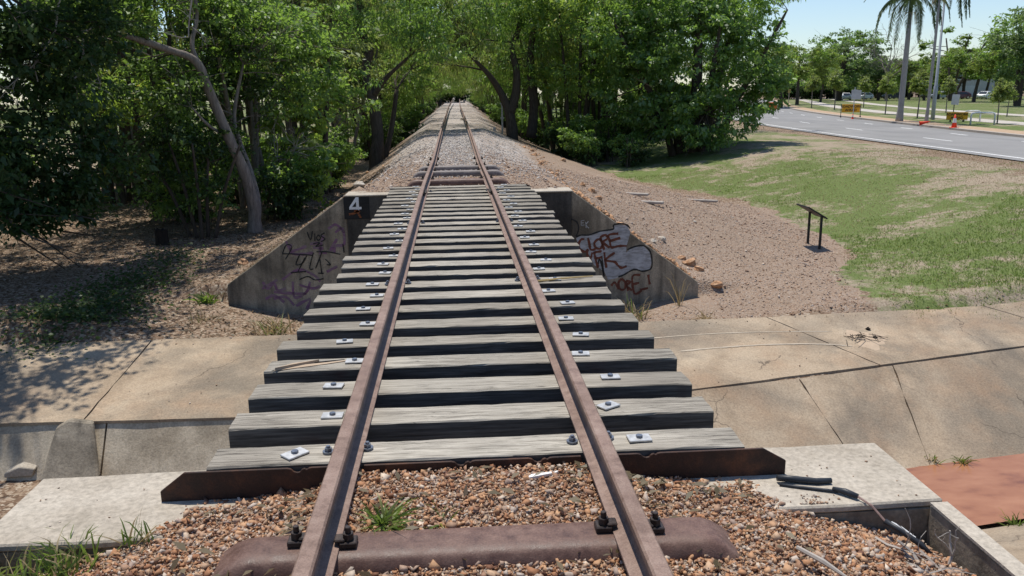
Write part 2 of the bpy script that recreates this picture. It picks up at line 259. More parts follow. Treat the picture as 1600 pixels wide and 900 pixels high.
# ------------------------------------------------------------------ object helpers
def tag(o, label=None, cat=None, group=None, kind=None):
    if label: o['label'] = label
    if cat: o['category'] = cat
    if group: o['group'] = group
    if kind: o['kind'] = kind
    return o
def empty(name, loc=(0, 0, 0), rz=0, label=None, cat=None, group=None):
    o = bpy.data.objects.new(name, None); COL.objects.link(o); o.location = tuple(loc); o.rotation_euler = (0, 0, rz); o.empty_display_size = .2
    return tag(o, label, cat, group)
def link(name, me, parent=None):
    o = bpy.data.objects.new(name, me); COL.objects.link(o)
    if parent: o.parent = parent
    return o
class MB:
    def __init__(s): s.v = []; s.f = []; s.mi = []
    def add(s, vs, fs, mi=0):
        b = len(s.v); s.v += [tuple(map(float, v)) for v in vs]; s.f += [tuple(i+b for i in f) for f in fs]; s.mi += [mi]*len(fs); return s
    def box(s, c, d, mi=0, rz=0, rx=0, ry=0):
        mt = Matrix.Rotation(rz, 3, 'Z') @ Matrix.Rotation(ry, 3, 'Y') @ Matrix.Rotation(rx, 3, 'X')
        vs = [Vector(c) + mt @ Vector((x*d[0]/2, y*d[1]/2, z*d[2]/2)) for x in (-1, 1) for y in (-1, 1) for z in (-1, 1)]
        return s.add(vs, [(0, 1, 3, 2), (4, 6, 7, 5), (0, 4, 5, 1), (2, 3, 7, 6), (0, 2, 6, 4), (1, 5, 7, 3)], mi)
    def prism(s, pts, off, mi=0):   # pts: 3D loop, off: extrusion vector
        n = len(pts); off = np.array(off, float); P = [np.array(p, float) for p in pts]
        s.add(P + [p+off for p in P], [tuple(range(n))[::-1], tuple(range(n, 2*n))] + [(i, (i+1) % n, n+(i+1) % n, n+i) for i in range(n)], mi); return s
    def tube(s, pts, rad, n=8, mi=0, cap=True):
        P = [np.array(p, float) for p in pts]; rs = rad if hasattr(rad, '__len__') else [rad]*len(P)
        t0 = P[1]-P[0]; a = np.cross(t0, (0, 0, 1)); a = a if np.linalg.norm(a) > 1e-3*np.linalg.norm(t0) else np.cross(t0, (1, 0, 0)); a /= np.linalg.norm(a)
        vs = []
        for i, p in enumerate(P):
            t = P[min(i+1, len(P)-1)]-P[max(i-1, 0)]; t = t/(np.linalg.norm(t)+1e-9); a = a-t*np.dot(a, t); a /= (np.linalg.norm(a)+1e-9); b = np.cross(t, a)
            for k in range(n): th = 2*math.pi*k/n; vs.append(p+rs[i]*(a*math.cos(th)+b*math.sin(th)))
        fs = [(i*n+k, i*n+(k+1) % n, (i+1)*n+(k+1) % n, (i+1)*n+k) for i in range(len(P)-1) for k in range(n)]
        if cap: fs += [tuple(range(n))[::-1], tuple((len(P)-1)*n+k for k in range(n))]
        return s.add(vs, fs, mi)
    def loft(s, rings, closed=True, cap=True, mi=0):
        n = len(rings[0]); vs = [p for r in rings for p in r]; fs = []
        for i in range(len(rings)-1):
            for k in range(n if closed else n-1): fs.append((i*n+k, i*n+(k+1) % n, (i+1)*n+(k+1) % n, (i+1)*n+k))
        if cap and closed: fs += [tuple(range(n))[::-1], tuple((len(rings)-1)*n+k for k in range(n))]
        return s.add(vs, fs, mi)
    def build(s, name, mats, parent=None, smooth=False, bevel=0, seg=1, autos=None):
        me = bpy.data.meshes.new(name); me.from_pydata(s.v, [], s.f)
        mats = mats if isinstance(mats, (list, tuple)) else [mats]
        for m_ in mats: me.materials.append(m_)
        me.polygons.foreach_set('material_index', s.mi); me.update()
        bm = bmesh.new(); bm.from_mesh(me); bmesh.ops.recalc_face_normals(bm, faces=bm.faces)
        if bevel: bmesh.ops.bevel(bm, geom=[e for e in bm.edges if len(e.link_faces) == 2 and e.calc_face_angle(0) > .5], offset=bevel, segments=seg, affect='EDGES', profile=.5)
        bm.to_mesh(me); bm.free()
        if smooth or autos:
            me.polygons.foreach_set('use_smooth', [True]*len(me.polygons))
            if autos:
                me.set_sharp_from_angle(angle=R(autos))
        return link(name, me, parent)
def np_mesh(name, V, FS, mat, parent=None, smooth=False, mi=None):
    V = np.asarray(V, np.float32); FS = np.asarray(FS, np.int32); k = FS.shape[1]
    me = bpy.data.meshes.new(name); me.vertices.add(len(V)); me.vertices.foreach_set('co', V.ravel())
    me.loops.add(FS.size); me.loops.foreach_set('vertex_index', FS.ravel()); me.polygons.add(len(FS)); me.polygons.foreach_set('loop_start', np.arange(0, FS.size, k, dtype=np.int32))
    for m_ in (mat if isinstance(mat, (list, tuple)) else [mat]): me.materials.append(m_)
    if smooth: me.polygons.foreach_set('use_smooth', np.ones(len(FS), bool))
    if mi is not None: me.polygons.foreach_set('material_index', np.asarray(mi, np.int32))
    me.update(calc_edges=True); me.validate()
    return link(name, me, parent)
def unit(a): return a/(np.linalg.norm(a, axis=-1, keepdims=True)+1e-9)
def leaf_geo(C, D, N, L, W):
    """diamond leaves: centre, length direction, rough normal, length, width arrays"""
    D = unit(D); S = unit(np.cross(D, N)); N2 = np.cross(S, D); L = L[:, None]; W = W[:, None]
    V = np.stack([C-D*L*.5, C+S*W*.5-D*L*.08+N2*W*.13, C+D*L*.5-N2*L*.08, C-S*W*.5-D*L*.08+N2*W*.13], 1).reshape(-1, 3)
    return V, np.arange(len(C)*4).reshape(-1, 4)
def copy_tree(o, parent=None):
    c = o.copy(); COL.objects.link(c)
    if parent: c.parent = parent
    for ch in list(o.children): copy_tree(ch, c)
    return c
ORD = ['first', 'second', 'third', 'fourth', 'fifth', 'sixth', 'seventh', 'eighth', 'ninth', 'tenth', 'eleventh', 'twelfth', 'thirteenth', 'fourteenth', 'fifteenth', 'sixteenth', 'seventeenth', 'eighteenth', 'nineteenth', 'twentieth'] + ['twenty-'+q for q in ('first', 'second', 'third', 'fourth', 'fifth', 'sixth', 'seventh', 'eighth', 'ninth')]

# ------------------------------------------------------------------ terrain functions
def zr(y): return np.interp(y, [0, 14.5, 19.7, 34.7, 85, 200], [.04, .04, -.02, .18, .43, .8])
def xt(y): return np.interp(y, [2, 14, 35, 85, 200], [.004, -.036, -.05, -.08, 0.5])
def sstep(t): t = np.clip(t, 0, 1); return t*t*(3-2*t)
_ph = rng.uniform(0, 6.28, (9, 2)); _fq = [.21, .37, .63, 1.1, 1.9, 3.1, 5.3, 8.1, 12.0]
def fbm(x, y):
    r = 0
    for i, f in enumerate(_fq): a = .7*i+.3; r = r+np.sin((x*math.cos(a)+y*math.sin(a))*f+_ph[i, 0])*np.sin((-x*math.sin(a)+y*math.cos(a))*f*1.13+_ph[i, 1])*.5/(1+i*.75)
    return r
TAN = math.tan(R(15)); WEND_R, WEND_L = 4.56, 4.35
def ywall(x): a = np.abs(x); return 14.5+np.clip(a-2, 0, 2.6)*TAN
def wtop(x):
    a = np.abs(x); e = np.where(x > 0, WEND_R, WEND_L); zb = np.where(x > 0, -2.1, -1.9)
    return np.where(a < 2, -.2, -.2+(zb+.2)*np.clip((a-2)/(e-2), 0, 1))
def yfront(x): return np.interp(x, [-30, -6, -3, 1, 3.1, 6.17, 8.84, 20, 40], [10.9, 10.2, 10.0, 10.05, 10.4, 11.18, 11.83, 14.6, 19])
def yback(x): return np.maximum(np.interp(x, [-30, -7, 3, 9.6, 40], [13.2, 12.7, 12.87, 13.0, 13.4]), yfront(x)+1.3)
def ybot(x): return 9.36+.15*(x-5.75)
def zslab(x, y):
    t = np.clip((y-yfront(x))/(yback(x)-yfront(x)+1e-6), 0, 1); return -2.5+.3*t
def z_side(x, y):
    zR = -2.2+1.22*sstep((x-7)/10.5)+.35*sstep((y-20)/25)+.12*sstep((y-60)/60); zR = np.minimum(zR, -.995)
    zL = -2.0-.15*sstep((y-40)/60)-.2*sstep((14-y)/3)
    return np.where(x > 0, zR, zL)
TOE_Y = [10, 14, 16.3, 19, 24, 28, 33, 42, 60]; TOE_X = [6.3, 7.4, 8.2, 9.2, 9.4, 8.3, 6.6, 6.0, 5.2]
def toe(x, y): return np.where(x > 0, np.interp(y, TOE_Y, TOE_X), np.interp(y, [15, 20, 30, 60], [5.2, 5.1, 4.4, 4.2]))
def prof(x, y):
    a = np.abs(x-xt(y)); sw = np.interp(y, [15, 20, 28], [1.85, 1.65, 1.35]); top = zr(y)-.17-.05*sstep((a-.9)/.9)-.05*sstep((y-15.3)/.4)*(1-sstep((y-19.6)/1.5)); g = z_side(x, y); tt = toe(x, y)
    ex = np.interp(y, [14, 20, 26], [1.15, 1.2, 1.5]); ex = np.where(x > 0, ex, 1.5)
    t = np.clip((a-sw)/(tt-sw), 0, 1); z1 = top+(g-top)*(1-(1-t)**ex)
    dr = np.where(a < 2.5, .15*a*a, .9375+.62*(a-2.5)); z2 = zr(y)-np.interp(y, [22, 40, 60], [.16, .085, .06])-dr; z2 = np.maximum(z2, g) + .0; k = sstep((y-19)/7)
    zc = zr(y)-np.interp(y, [22, 40, 60], [.16, .085, .06]); z2r = np.where(a < 1.6, zc-.15*a*a, np.maximum(g, (zc-.384)+(g-zc+.384)*np.clip((a-1.6)/(tt-1.6), 0, 1))); z2 = np.where(x > 0, z2r, z2)
    lo = z2; sm = .35; hh = np.clip(.5+.5*(lo-g)/sm, 0, 1); z2 = np.where(x > 0, z2, g*(1-hh)+lo*hh)
    return z1*(1-k)+z2*k
def hz(x, y, noise=True):
    x = np.asarray(x, float); y = np.asarray(y, float); a = np.abs(x)
    nz = fbm(x, y)*.05 if noise else 0
    # beyond the far abutment
    P = prof(x, y); yw = ywall(x); k = sstep((y-yw)/5.5); wt = wtop(x)
    back = np.where(a < 2, np.minimum(P, -.16), wt*(1-k)+P*k)-.02
    endk = sstep((a-4.58)/1.5); side = np.where(x > 0, np.interp(a, [4, 5.2, 6.5, 8.5, 30], [-2.45, -2.4, -2.2, -2.15, -1.2]), np.interp(a, [4, 5.2, 7], [-2.3, -2.2, -2.05])); sidep = np.where(x > 0, np.maximum(P, side)*k+(1-k)*np.maximum(side, z_side(x, y)), P*k+(1-k)*side)
    back = back*(1-endk)+sidep*endk
    # in front of the far wall, down to the apron slab
    fr = np.where(x > 0, -2.45+.05*sstep((a-2.6)/2.0), -2.42+.2*sstep((a-2.6)/2.4)); fr = fr*(1-endk)+endk*side
    yb = yback(x); sl = zslab(x, y)-.05
    fr = sl*(1-sstep((y-yb)/.5))+fr*sstep((y-yb)/.5)
    fr = fr + .12*sstep((y-yb)/.3)*(1-sstep((y-yb-.3)/.8))*endk
    j = np.clip((y-yw-.12)/.2, 0, 1)*(1-endk)+endk*sstep((y-yw+1.5)/3); z = fr*(1-j)+back*j
    # channel
    yf = yfront(x)
    left = np.interp(y, [3, 4.5, 8, 9.5], [-2.35, -2.5, -3.05, -3.12])
    yo = ybot(x); right = np.where(y > yo, -3.4+.86*np.clip((y-yo)/(yf-yo), 0, 1), np.interp(y-yo, [-6, -4, -1.55, -1.3, -.1], [-2.3, -2.5, -3.33, -3.44, -3.46]))
    cx = sstep((x-.5)/2.0); ch = left*(1-cx)+right*cx
    yj = np.where(x < 1.5, yf+.14, yf-.02); z = np.where(y < yj, ch, z)
    # near embankment, inside the side walls
    top = -.125-.03*sstep((a-.55)/.15)-.05*sstep((a-.62)/.15)*sstep((y-2.75)/.3)-.03*sstep((a-.8)/.3)-.27*np.clip(a-1.25, 0, 1)-.02*sstep((2.9-y)/.2)*(a < .62)-.022*sstep((y-3.2)/.2)
    nj = np.clip((3.66-y)/.2, 0, 1); inside = a < 1.97
    z = np.where(inside, z*(1-nj)+top*nj, z)
    out = np.where((~inside) & (y < 6), np.interp(y, [-30, 0, 4, 6], [-1.6, -2.1, -2.4, -2.7]), z); z = np.where((~inside) & (y < 4.2), out, z)
    near_f = np.where(inside & (y < 3.8), .2, np.where(x > 14, .3, 1.0))
    return z + nz*near_f*np.where((y > 14) & (a < 1.7), np.where((y > 22) & (a > .9), 1.3, .25), np.where((y > 22) & (a < 5), 1.9, 1))

def axis(parts):
    out = []
    for a, b, n in parts: out += list(np.linspace(a, b, n, endpoint=False))
    return np.array(sorted(set(np.round(out, 4))))
xs = np.concatenate([-np.geomspace(420, 15, 26), np.linspace(-14.8, 13.8, 220), np.geomspace(14, 460, 40)])
xs = np.array(sorted(set(np.round(np.concatenate([xs, [-2.0, -1.9, 1.9, 2.0]]), 3))))
ys = np.concatenate([np.linspace(-40, -2, 10), np.linspace(-1.5, 14.2, 130), np.linspace(14.26, 15.9, 28), np.linspace(16, 40, 170), np.geomspace(40.3, 760, 90)])
X, Y = np.meshgrid(xs, ys); Z = hz(X, Y)
nx, ny = len(xs), len(ys); V = np.stack([X, Y, Z], -1).reshape(-1, 3)
idx = np.arange(nx*ny).reshape(ny, nx); Q = np.stack([idx[:-1, :-1], idx[:-1, 1:], idx[1:, 1:], idx[1:, :-1]], -1).reshape(-1, 4)
ground = np_mesh('ground', V, Q, M['ground'], smooth=True); tag(ground, kind='structure')
a = np.abs(X-xt(Y)); tt = toe(X, Y); nse = fbm(X*1.3, Y*1.3)
grass = np.where(X > 0, sstep((X-tt-nse*.9+.15)/.5), 0.0)*sstep((Y-12.4)/.4)
RNX = np.interp(Y, [-30, 8, 27, 60, 90, 125, 165, 220], [14.5, 17.6, 19, 22, 28, 38, 53, 73]); grass = np.where((X > 5), grass*(1-.9*sstep((X-RNX+1.9+nse)/.8)), grass)
grass = np.where(X < -7, sstep((Y-36+nse*6)/10)*.8*sstep((-X-7)/3), grass); grass = np.where((Y < 8), sstep((a-2.5)/2)*.6, grass)
grav = np.where(Y > 14.3, np.where(X > 0, 1-sstep((a-tt+.6+nse*.5)/1.2), 1-sstep((a-3.4+nse*.6)/1.6)), 0)
grav = np.where((X > 0) & (Y > 12.6) & (Y <= 14.3), (1-sstep((a-tt+.6)/1.0))*.8*sstep((Y-12.9)/.6), grav); grav = np.where((Y < 4) & (a < 2), 1.0, grav)
gk = sstep((Y-18)/5)*(1-.5*sstep((a-.62+nse*.1)/.3))*(1-sstep((a-2.3+nse*.5)/1.0)); grav_v = grav*(.5+.5*gk)
green = .5+.26*sstep((X-6)/3)*(1-sstep((X-12)/6))*sstep((Y-13)/4) - .15*sstep((X-11)/6)*sstep((44-Y)/10) + .2*sstep((Y-75)/30)
colr = np.stack([grass, grav_v, np.clip(green, 0, 1), np.ones_like(grass)], -1).reshape(-1, 4).astype(np.float32)
at = ground.data.color_attributes.new('mask', 'FLOAT_COLOR', 'POINT'); at.data.foreach_set('color', colr.ravel())

# ------------------------------------------------------------------ scattered stuff
ICO_V, ICO_F = None, None
bm = bmesh.new(); bmesh.ops.create_cube(bm, size=1.25); bmesh.ops.triangulate(bm, faces=bm.faces); ICO_V = np.array([v.co[:] for v in bm.verts]); ICO_F = np.array([[v.index for v in f.verts] for f in bm.faces]); bm.free()
def stones(name, P, size, mat, flat=.62, kind='stuff'):
    n = len(P); k = len(ICO_V)
    V = (ICO_V[None]*(1+rng.normal(0, .22, (n, k, 1)))+rng.normal(0, .17, (n, k, 3)))*np.stack([np.ones(n)*1.1, rng.uniform(.45, 1, n), rng.uniform(.3, flat+.15, n)], -1)[:, None]
    q = rng.normal(size=(n, 4)); q[:, 1:3] *= .45; q = unit(q); w_, x_, y_, z_ = q.T
    Rm = np.stack([1-2*(y_*y_+z_*z_), 2*(x_*y_-z_*w_), 2*(x_*z_+y_*w_), 2*(x_*y_+z_*w_), 1-2*(x_*x_+z_*z_), 2*(y_*z_-x_*w_), 2*(x_*z_-y_*w_), 2*(y_*z_+x_*w_), 1-2*(x_*x_+y_*y_)], -1).reshape(n, 3, 3)
    V = np.einsum('nij,nkj->nki', Rm, V)*size[:, None, None]+P[:, None]
    Fq = (ICO_F[None]+np.arange(n)[:, None, None]*k).reshape(-1, 3)
    o = np_mesh(name, V.reshape(-1, 3), Fq, mat); tag(o, kind=kind); return o
def scatter(n, x0, x1, y0, y1, keep=None):
    x = rng.uniform(x0, x1, n); y = rng.uniform(y0, y1, n)
    if keep is not None: k = keep(x, y); x, y = x[k], y[k]
    return x, y
# near ballast
x, y = scatter(115000, -1.93, 1.93, .9, 3.42, lambda x, y: (y < 3.10) | (np.abs(x) < 1.33-(y-3.1)*.25+.06*np.sin(y*40)))
s = rng.lognormal(math.log(.0060), .52, len(x)); s = np.clip(s, .003, .024); z = hz(x, y)+s*.15+rng.uniform(-.004, .012, len(x))
o = stones('ballast_gravel', np.stack([x, y, z], -1), s, M['warm_stones']); o['label'] = 'reddish brown ballast gravel around the near rusty steel sleeper'; o['category'] = 'gravel'
# red gravel on the far bank
x, y = scatter(70000, -5, 9, 12.9, 27, lambda x, y: (np.abs(x) < np.where(x > 0, np.interp(y, TOE_Y, TOE_X)-.3, 3.6)) & ((y > ywall(x)+.45) | ((x > 3.2) & (y < 14.2) & (y > 13.0)) | ((x > 4.75) & (y > 13.0))) & (rng.uniform(0, 1, len(x)) < np.clip(1.5-(y-13)/14, .15, 1)) & ~((np.abs(x) < 1.3) & (y < 15.1)))
s = np.clip(rng.lognormal(math.log(.0095), .5, len(x)), .005, .045); z = hz(x, y)+s*.2
o = stones('bank_gravel', np.stack([x, y, z], -1), s, M['stones']); o['label'] = 'red gravel covering the far embankment beside the concrete wing walls'; o['category'] = 'gravel'
x, y = scatter(22000, -2.4, 2.4, 17.5, 40, lambda x, y: rng.uniform(0, 1, len(x)) < np.clip(1.4-(y-17)/22, .1, 1)*np.where(np.abs(x) < .62, 1, .3))
s = np.clip(rng.lognormal(math.log(.02), .3, len(x)), .01, .04); z = hz(x, y)+s*.2
o = stones('track_gravel', np.stack([x, y, z], -1), s, M['grey_stones']); o['label'] = 'pale grey ballast gravel on the track beyond the bridge'; o['category'] = 'gravel'
# orange rubble behind the wing wall and along the shoulder
t_ = rng.uniform(0, 1, 420); x1_ = 2.0+2.6*t_; y1_ = ywall(x1_)+.32+np.abs(rng.normal(0, .22, 420)); t2 = rng.uniform(0, 1, 260); y2_ = 15+t2*24; x2_ = 2.35+.9*t2+rng.normal(0, .22, 260); x3_ = -2.3-.5*t2[:90]+rng.normal(0, .3, 90); y3_ = 16+t2[:90]*18
x = np.concatenate([x1_, x2_, x3_]); y = np.concatenate([y1_, y2_, y3_]); s = np.clip(rng.lognormal(math.log(.026), .55, len(x)), .012, .085)
o = stones('orange_rubble', np.stack([x, y, hz(x, y)+s*.1], -1), s, M['rock']); o['label'] = 'crumbly orange rubble along the wing wall edge and embankment shoulder'; o['category'] = 'rubble'
# leaf litter
def litter(name, n, box, keep, sz, label, mat='litter', lift=.01):
    x, y = scatter(n, *box, keep); z = hz(x, y)+lift+rng.uniform(0, .015, len(x)); n = len(x)
    D = rng.normal(size=(n, 3)); D[:, 2] *= .25; N = rng.normal(size=(n, 3))*.35; N[:, 2] += 1
    L = rng.uniform(.6, 1.4, n)*sz; V, Fq = leaf_geo(np.stack([x, y, z], -1), D, N, L, L*rng.uniform(.2, .5, n))
    o = np_mesh(name, V, Fq, M[mat]); tag(o, label, 'leaf litter', kind='stuff'); return o
litter('leaf_litter', 30000, (-15, -2.5, 12.4, 32), lambda x, y: (y > yback(x)-.4*rng.uniform(0, 1, len(x))) & ((y > ywall(x)+.5) | (y < ywall(x)-.2) | (np.abs(x) > 4.6)), .075, 'dry brown leaf litter over the bank under the trees')
x, y = scatter(5200, -9, 13, 9.9, 13.3, lambda x, y: (y > yfront(x)+.05) & (y < yback(x)) & (rng.uniform(0, 1, len(x)) < .06+.94*np.exp(-((yback(x)-y)/.18)) + .5*np.exp(-((y-yfront(x))/.05)**2)))
s = np.clip(rng.lognormal(math.log(.007), .5, len(x)), .003, .025); o = stones('apron_grit', np.stack([x, y, zslab(x, y)+s*.25], -1), s, M['stones']); tag(o, 'loose grit and dirt washed over the back edge of the concrete apron', 'grit')
litter('bark_litter', 3400, (-1.3, 1.3, 1.0, 3.36), lambda x, y: rng.uniform(0, 1, len(x)) < .12+.88*np.exp(-((x-.75)/.35)**2-((y-3.25)/.12)**2)+.6*np.exp(-((np.abs(x+.72))/.12)**2), .055, 'pale dry leaves and bark strips lying on the ballast', 'litter', .03)
litter('lawn_litter', 5000, (5, 22, 13, 34), lambda x, y: x > np.interp(y, TOE_Y, TOE_X)-.5, .06, 'fallen dry leaves scattered on the patchy lawn')
# lawn grass blades
def blades(x, y, h, lean=.5, wd=.006, zoff=0, zf=None):
    n = len(x); z = (hz(x, y) if zf is None else zf)+zoff; D = rng.normal(size=(n, 3))*lean; D[:, 2] = 1; D = unit(D)
    L = rng.uniform(.5, 1.3, n)*h; C = np.stack([x, y, z], -1)+D*(L*.48)[:, None]; N = rng.normal(size=(n, 3)); N[:, 2] = .2
    return leaf_geo(C, D, N, L, np.full(n, wd))
def patchy(x, y): return fbm(x*.9+3, y*.9)+.5*fbm(x*2.3, y*2.3+8)
x, y = scatter(170000, 5, 20, 12.7, 34, lambda x, y: (x > np.interp(y, TOE_Y, TOE_X)+.1+.5*fbm(x*2, y*2)) & (patchy(x, y)+rng.normal(0, .2, len(x)) > .12+.05*np.clip(x-10, 0, 8)))
V, Fq = blades(x, y, .075, .7, .012); tag(np_mesh('lawn_grass', V, Fq, M['grass']), 'short green grass growing in patches on the lawn', 'grass', kind='stuff')
x, y = scatter(50000, 5, 20, 12.7, 34, lambda x, y: (x > np.interp(y, TOE_Y, TOE_X)+.2) & (patchy(x, y)+rng.normal(0, .3, len(x)) < .1))
V, Fq = blades(x, y, .055, 1.0, .011); tag(np_mesh('dry_grass', V, Fq, M['dry']), 'dry straw coloured grass between the green lawn patches', 'grass', kind='stuff')
# creeping plants on the left bank
pts = np.array([at_z(px, py, -1.95) for px, py in [(95, 490), (130, 470), (165, 455), (200, 440), (235, 430), (265, 405), (60, 500), (110, 500), (150, 480), (180, 470)]])
n = 3600; k = rng.integers(0, len(pts), n); C = pts[k]+rng.normal(0, 1, (n, 3))*[.42, .5, 0]; C[:, 2] = hz(C[:, 0], C[:, 1])+rng.uniform(.02, .22, n)
N = rng.normal(size=(n, 3))*.5; N[:, 2] += 1; L = rng.uniform(.05, .1, n); V, Fq = leaf_geo(C, rng.normal(size=(n, 3))*[1, 1, .3], N, L, L*.7)
tag(np_mesh('ground_creeper', V, Fq, M['leaf_dark']), 'low green creeping plants on the shaded left bank', 'ground cover', kind='stuff')
#PART2
# ------------------------------------------------------------------ concrete channel
def sheet_panel(mb, quad, thick, nseg=10, jit=.006, gap=.010):
    """quad: 4 xyz corners (a,b along x; d,c behind) -> slab panel with uneven edges"""
    q = np.array(quad, float); c = q.mean(0); q = c+(q-c)*(1-gap/np.linalg.norm(q[0]-c)*1.2)
    loop = []
    for i in range(4):
        p, r_ = q[i], q[(i+1) % 4]; d = r_-p; nrm = np.array([d[1], -d[0], 0]); nrm /= np.linalg.norm(nrm)
        for k in range(nseg): loop.append(p+d*k/nseg+nrm*rnd.gauss(0, jit)*(k > 0))
    L = len(loop); vs = [tuple(p) for p in loop]+[tuple(c)]+[(p[0], p[1], p[2]-thick) for p in loop]
    fs = [(i, (i+1) % L, L) for i in range(L)]+[(L+1+i, L+1+(i+1) % L, (i+1) % L, i) for i in range(L)]
    mb.add(vs, fs)
mb = MB()
for xa, xb in [(-14, -9.2), (-9.2, -4.9), (-4.9, -1.2), (-1.2, 2.2)]:
    mb_q = [(xa, yfront(xa), -2.5), (xb, yfront(xb), -2.5), (xb, yback(xb), -2.2), (xa, yback(xa), -2.2)]; sheet_panel(mb, mb_q, .035)
cuts = [(2.2, 2.2), (6.15, 5.05), (10.2, 9.0), (14.6, 13.2)]
for (f0, b0), (f1, b1) in zip(cuts[:-1], cuts[1:]):
    sheet_panel(mb, [(f0, yfront(f0), -2.5), (f1, yfront(f1), -2.5), (b1, yback(b1), -2.2), (b0, yback(b0), -2.2)], .12)
from mathutils.bvhtree import BVHTree
APR = BVHTree.FromPolygons([Vector(v) for v in mb.v], mb.f)
o = mb.build('concrete_apron', M['apron']); tag(o, 'weathered concrete apron slab across the creek bank under the bridge', 'apron', kind='structure')
mb = MB()
tops = [1.2, 4.75, 6.35, 9.3, 13.5]; bots = [1.2, 5.05, 6.0, 8.6, 12.6]
for i in range(4):
    t0, t1, b0, b1 = tops[i], tops[i+1], bots[i], bots[i+1]
    sheet_panel(mb, [(b0, ybot(b0), -3.34), (b1, ybot(b1), -3.34), (t1, yfront(t1)-.03, -2.515), (t0, yfront(t0)-.03, -2.515)], .12, jit=.005)
o = mb.build('concrete_slope', M['apron']); tag(o, 'sloping concrete lining between the apron and the muddy water', 'slope', kind='structure')
# vertical face on the left
mb = MB()
xsf = [-14, -10.5, -7.4, -4.6, -1.6, 1.2]
for a_, b_ in zip(xsf[:-1], xsf[1:]):
    p = np.array([a_+.012, float(yfront(a_))+.03, 0]); q_ = np.array([b_-.012, float(yfront(b_))+.03, 0])
    n = 14; bot = [p+(q_-p)*k/n+np.array([0, 0, -3.16+.05*rnd.random()]) for k in range(n+1)]
    loop = [p+[0, 0, -2.528]]+[q_+[0, 0, -2.528]]+[np.array([v[0], v[1]-.42*(-2.528-v[2])/.65, v[2]]) for v in bot[::-1]]; mb.prism(loop, (0, .3, 0))
o = mb.build('channel_face', M['face']); tag(o, 'low upright concrete edge of the apron above the dry creek bed', 'wall', kind='structure')
mb = MB()   # broken darker patch leaning on the face
P = [at_y(px, py, float(yfront(-5.4))-.05-.40*max(0, (py-654)/88)) for px, py in [(66, 748), (92, 664), (112, 652), (148, 656), (152, 690), (158, 742), (120, 752)]]
mb.prism(P, (0, -.09, -.0)); o = mb.build('patch_repair', M['wing'], bevel=.02); tag(o, 'dark lumpy concrete repair bulging from the channel edge', 'concrete patch')
def rock(px, py, z, s, label, mat='rock', grp=None, pos=None, flat=.6):
    p = at_z(px, py, z) if pos is None else np.array(pos)
    bm = bmesh.new(); bmesh.ops.create_icosphere(bm, subdivisions=2, radius=1)
    for v in bm.verts:
        d = np.array(v.co); f = 1+.22*math.sin(d[0]*3.1+p[0]*9)*math.cos(d[1]*2.7+p[1]*7)+.14*math.sin(d[2]*6+p[0]*5)+rnd.gauss(0, .05); v.co = Vector((d[0]*s*f, d[1]*s*.75*f, d[2]*s*flat*f))
    me = bpy.data.meshes.new('rock'); bm.to_mesh(me); bm.free(); me.materials.append(M[mat]); o = link('rock', me); z0 = float(hz(p[0], p[1])) if pos is None else p[2]
    o.location = (p[0], p[1], z0+s*flat*.55); o.rotation_euler = (rnd.uniform(-.3, .3), rnd.uniform(-.3, .3), rnd.uniform(0, 6)); tag(o, label, 'rock', grp); return o
mb = MB(); p = at_z(38, 735, -3.05); mb.prism([p+[-.17, 0, 0], p+[.16, .02, 0], p+[.2, .03, .09], p+[.02, .02, .13], p+[-.16, 0, .06]], (0, -.16, -.02)); o = mb.build('broken_concrete', M['shelf'], bevel=.01); tag(o, 'pale broken lump of concrete below the apron edge', 'rubble')
# water
mb = MB(); L = [(x_, float(ybot(x_))+.10, -3.3) for x_ in (1, 4, 8, 13, 20)]; N_ = [(x_, float(ybot(x_))-1.36-.05*math.sin(x_*2), -3.3) for x_ in (20, 13, 8, 4, 1)]
mb.add(L+N_, [tuple(range(10))]); tag(mb.build('creek_water', M['water']), 'shallow reddish muddy water in the drain', 'water', kind='structure')
mb = MB(); sheet_panel(mb, [(2.2, 5.6, -2.55), (9.5, 5.9, -2.55), (9.5, 8.42, -3.28), (2.2, 7.35, -3.28)], .1)
tag(mb.build('near_slope', M['apron']), 'concrete lining on the near side of the drain', 'slope', kind='structure')
mb = MB()   # thin pale residue lines on the apron
def ribbon(mb, pts, w, thick=.0025):
    P = [np.array(p, float) for p in pts]; rings = []
    for i, p in enumerate(P):
        d = P[min(i+1, len(P)-1)]-P[max(i-1, 0)]; s_ = np.array([-d[1], d[0], 0]); s_ /= np.linalg.norm(s_)+1e-9; ww = w*rnd.uniform(.6, 1.3)*(.4 if i in (0, len(P)-1) else 1)
        rings.append([p+s_*ww/2, p-s_*ww/2])
    mb.loft([[r[0]+[0, 0, thick], r[1]+[0, 0, thick]] for r in rings], closed=False, cap=False)
def on_slab(px, py):
    P = at_z(px, py, -2.35)
    h = APR.ray_cast(Vector(CO), Vector(ray(px, py)).normalized()); return np.array(h[0]) if h[0] is not None else P
for ln, w_ in [([(1062, 549), (1100, 545), (1150, 541), (1200, 538), (1250, 537), (1300, 538), (1332, 541)], .06), ([(1012, 529), (1060, 525), (1120, 521), (1180, 519), (1240, 518), (1300, 518)], .035)]:
    dn = []
    for (q0, q1) in zip(ln[:-1], ln[1:]): dn += [(q0[0]+(q1[0]-q0[0])*t_/6, q0[1]+(q1[1]-q0[1])*t_/6) for t_ in range(6)]
    ribbon(mb, [on_slab(*q) for q in dn+[ln[-1]]], w_)
tag(mb.build('residue_line', M['pale_line']), 'two thin curved pale residue lines on the apron', 'stain line', kind='structure')
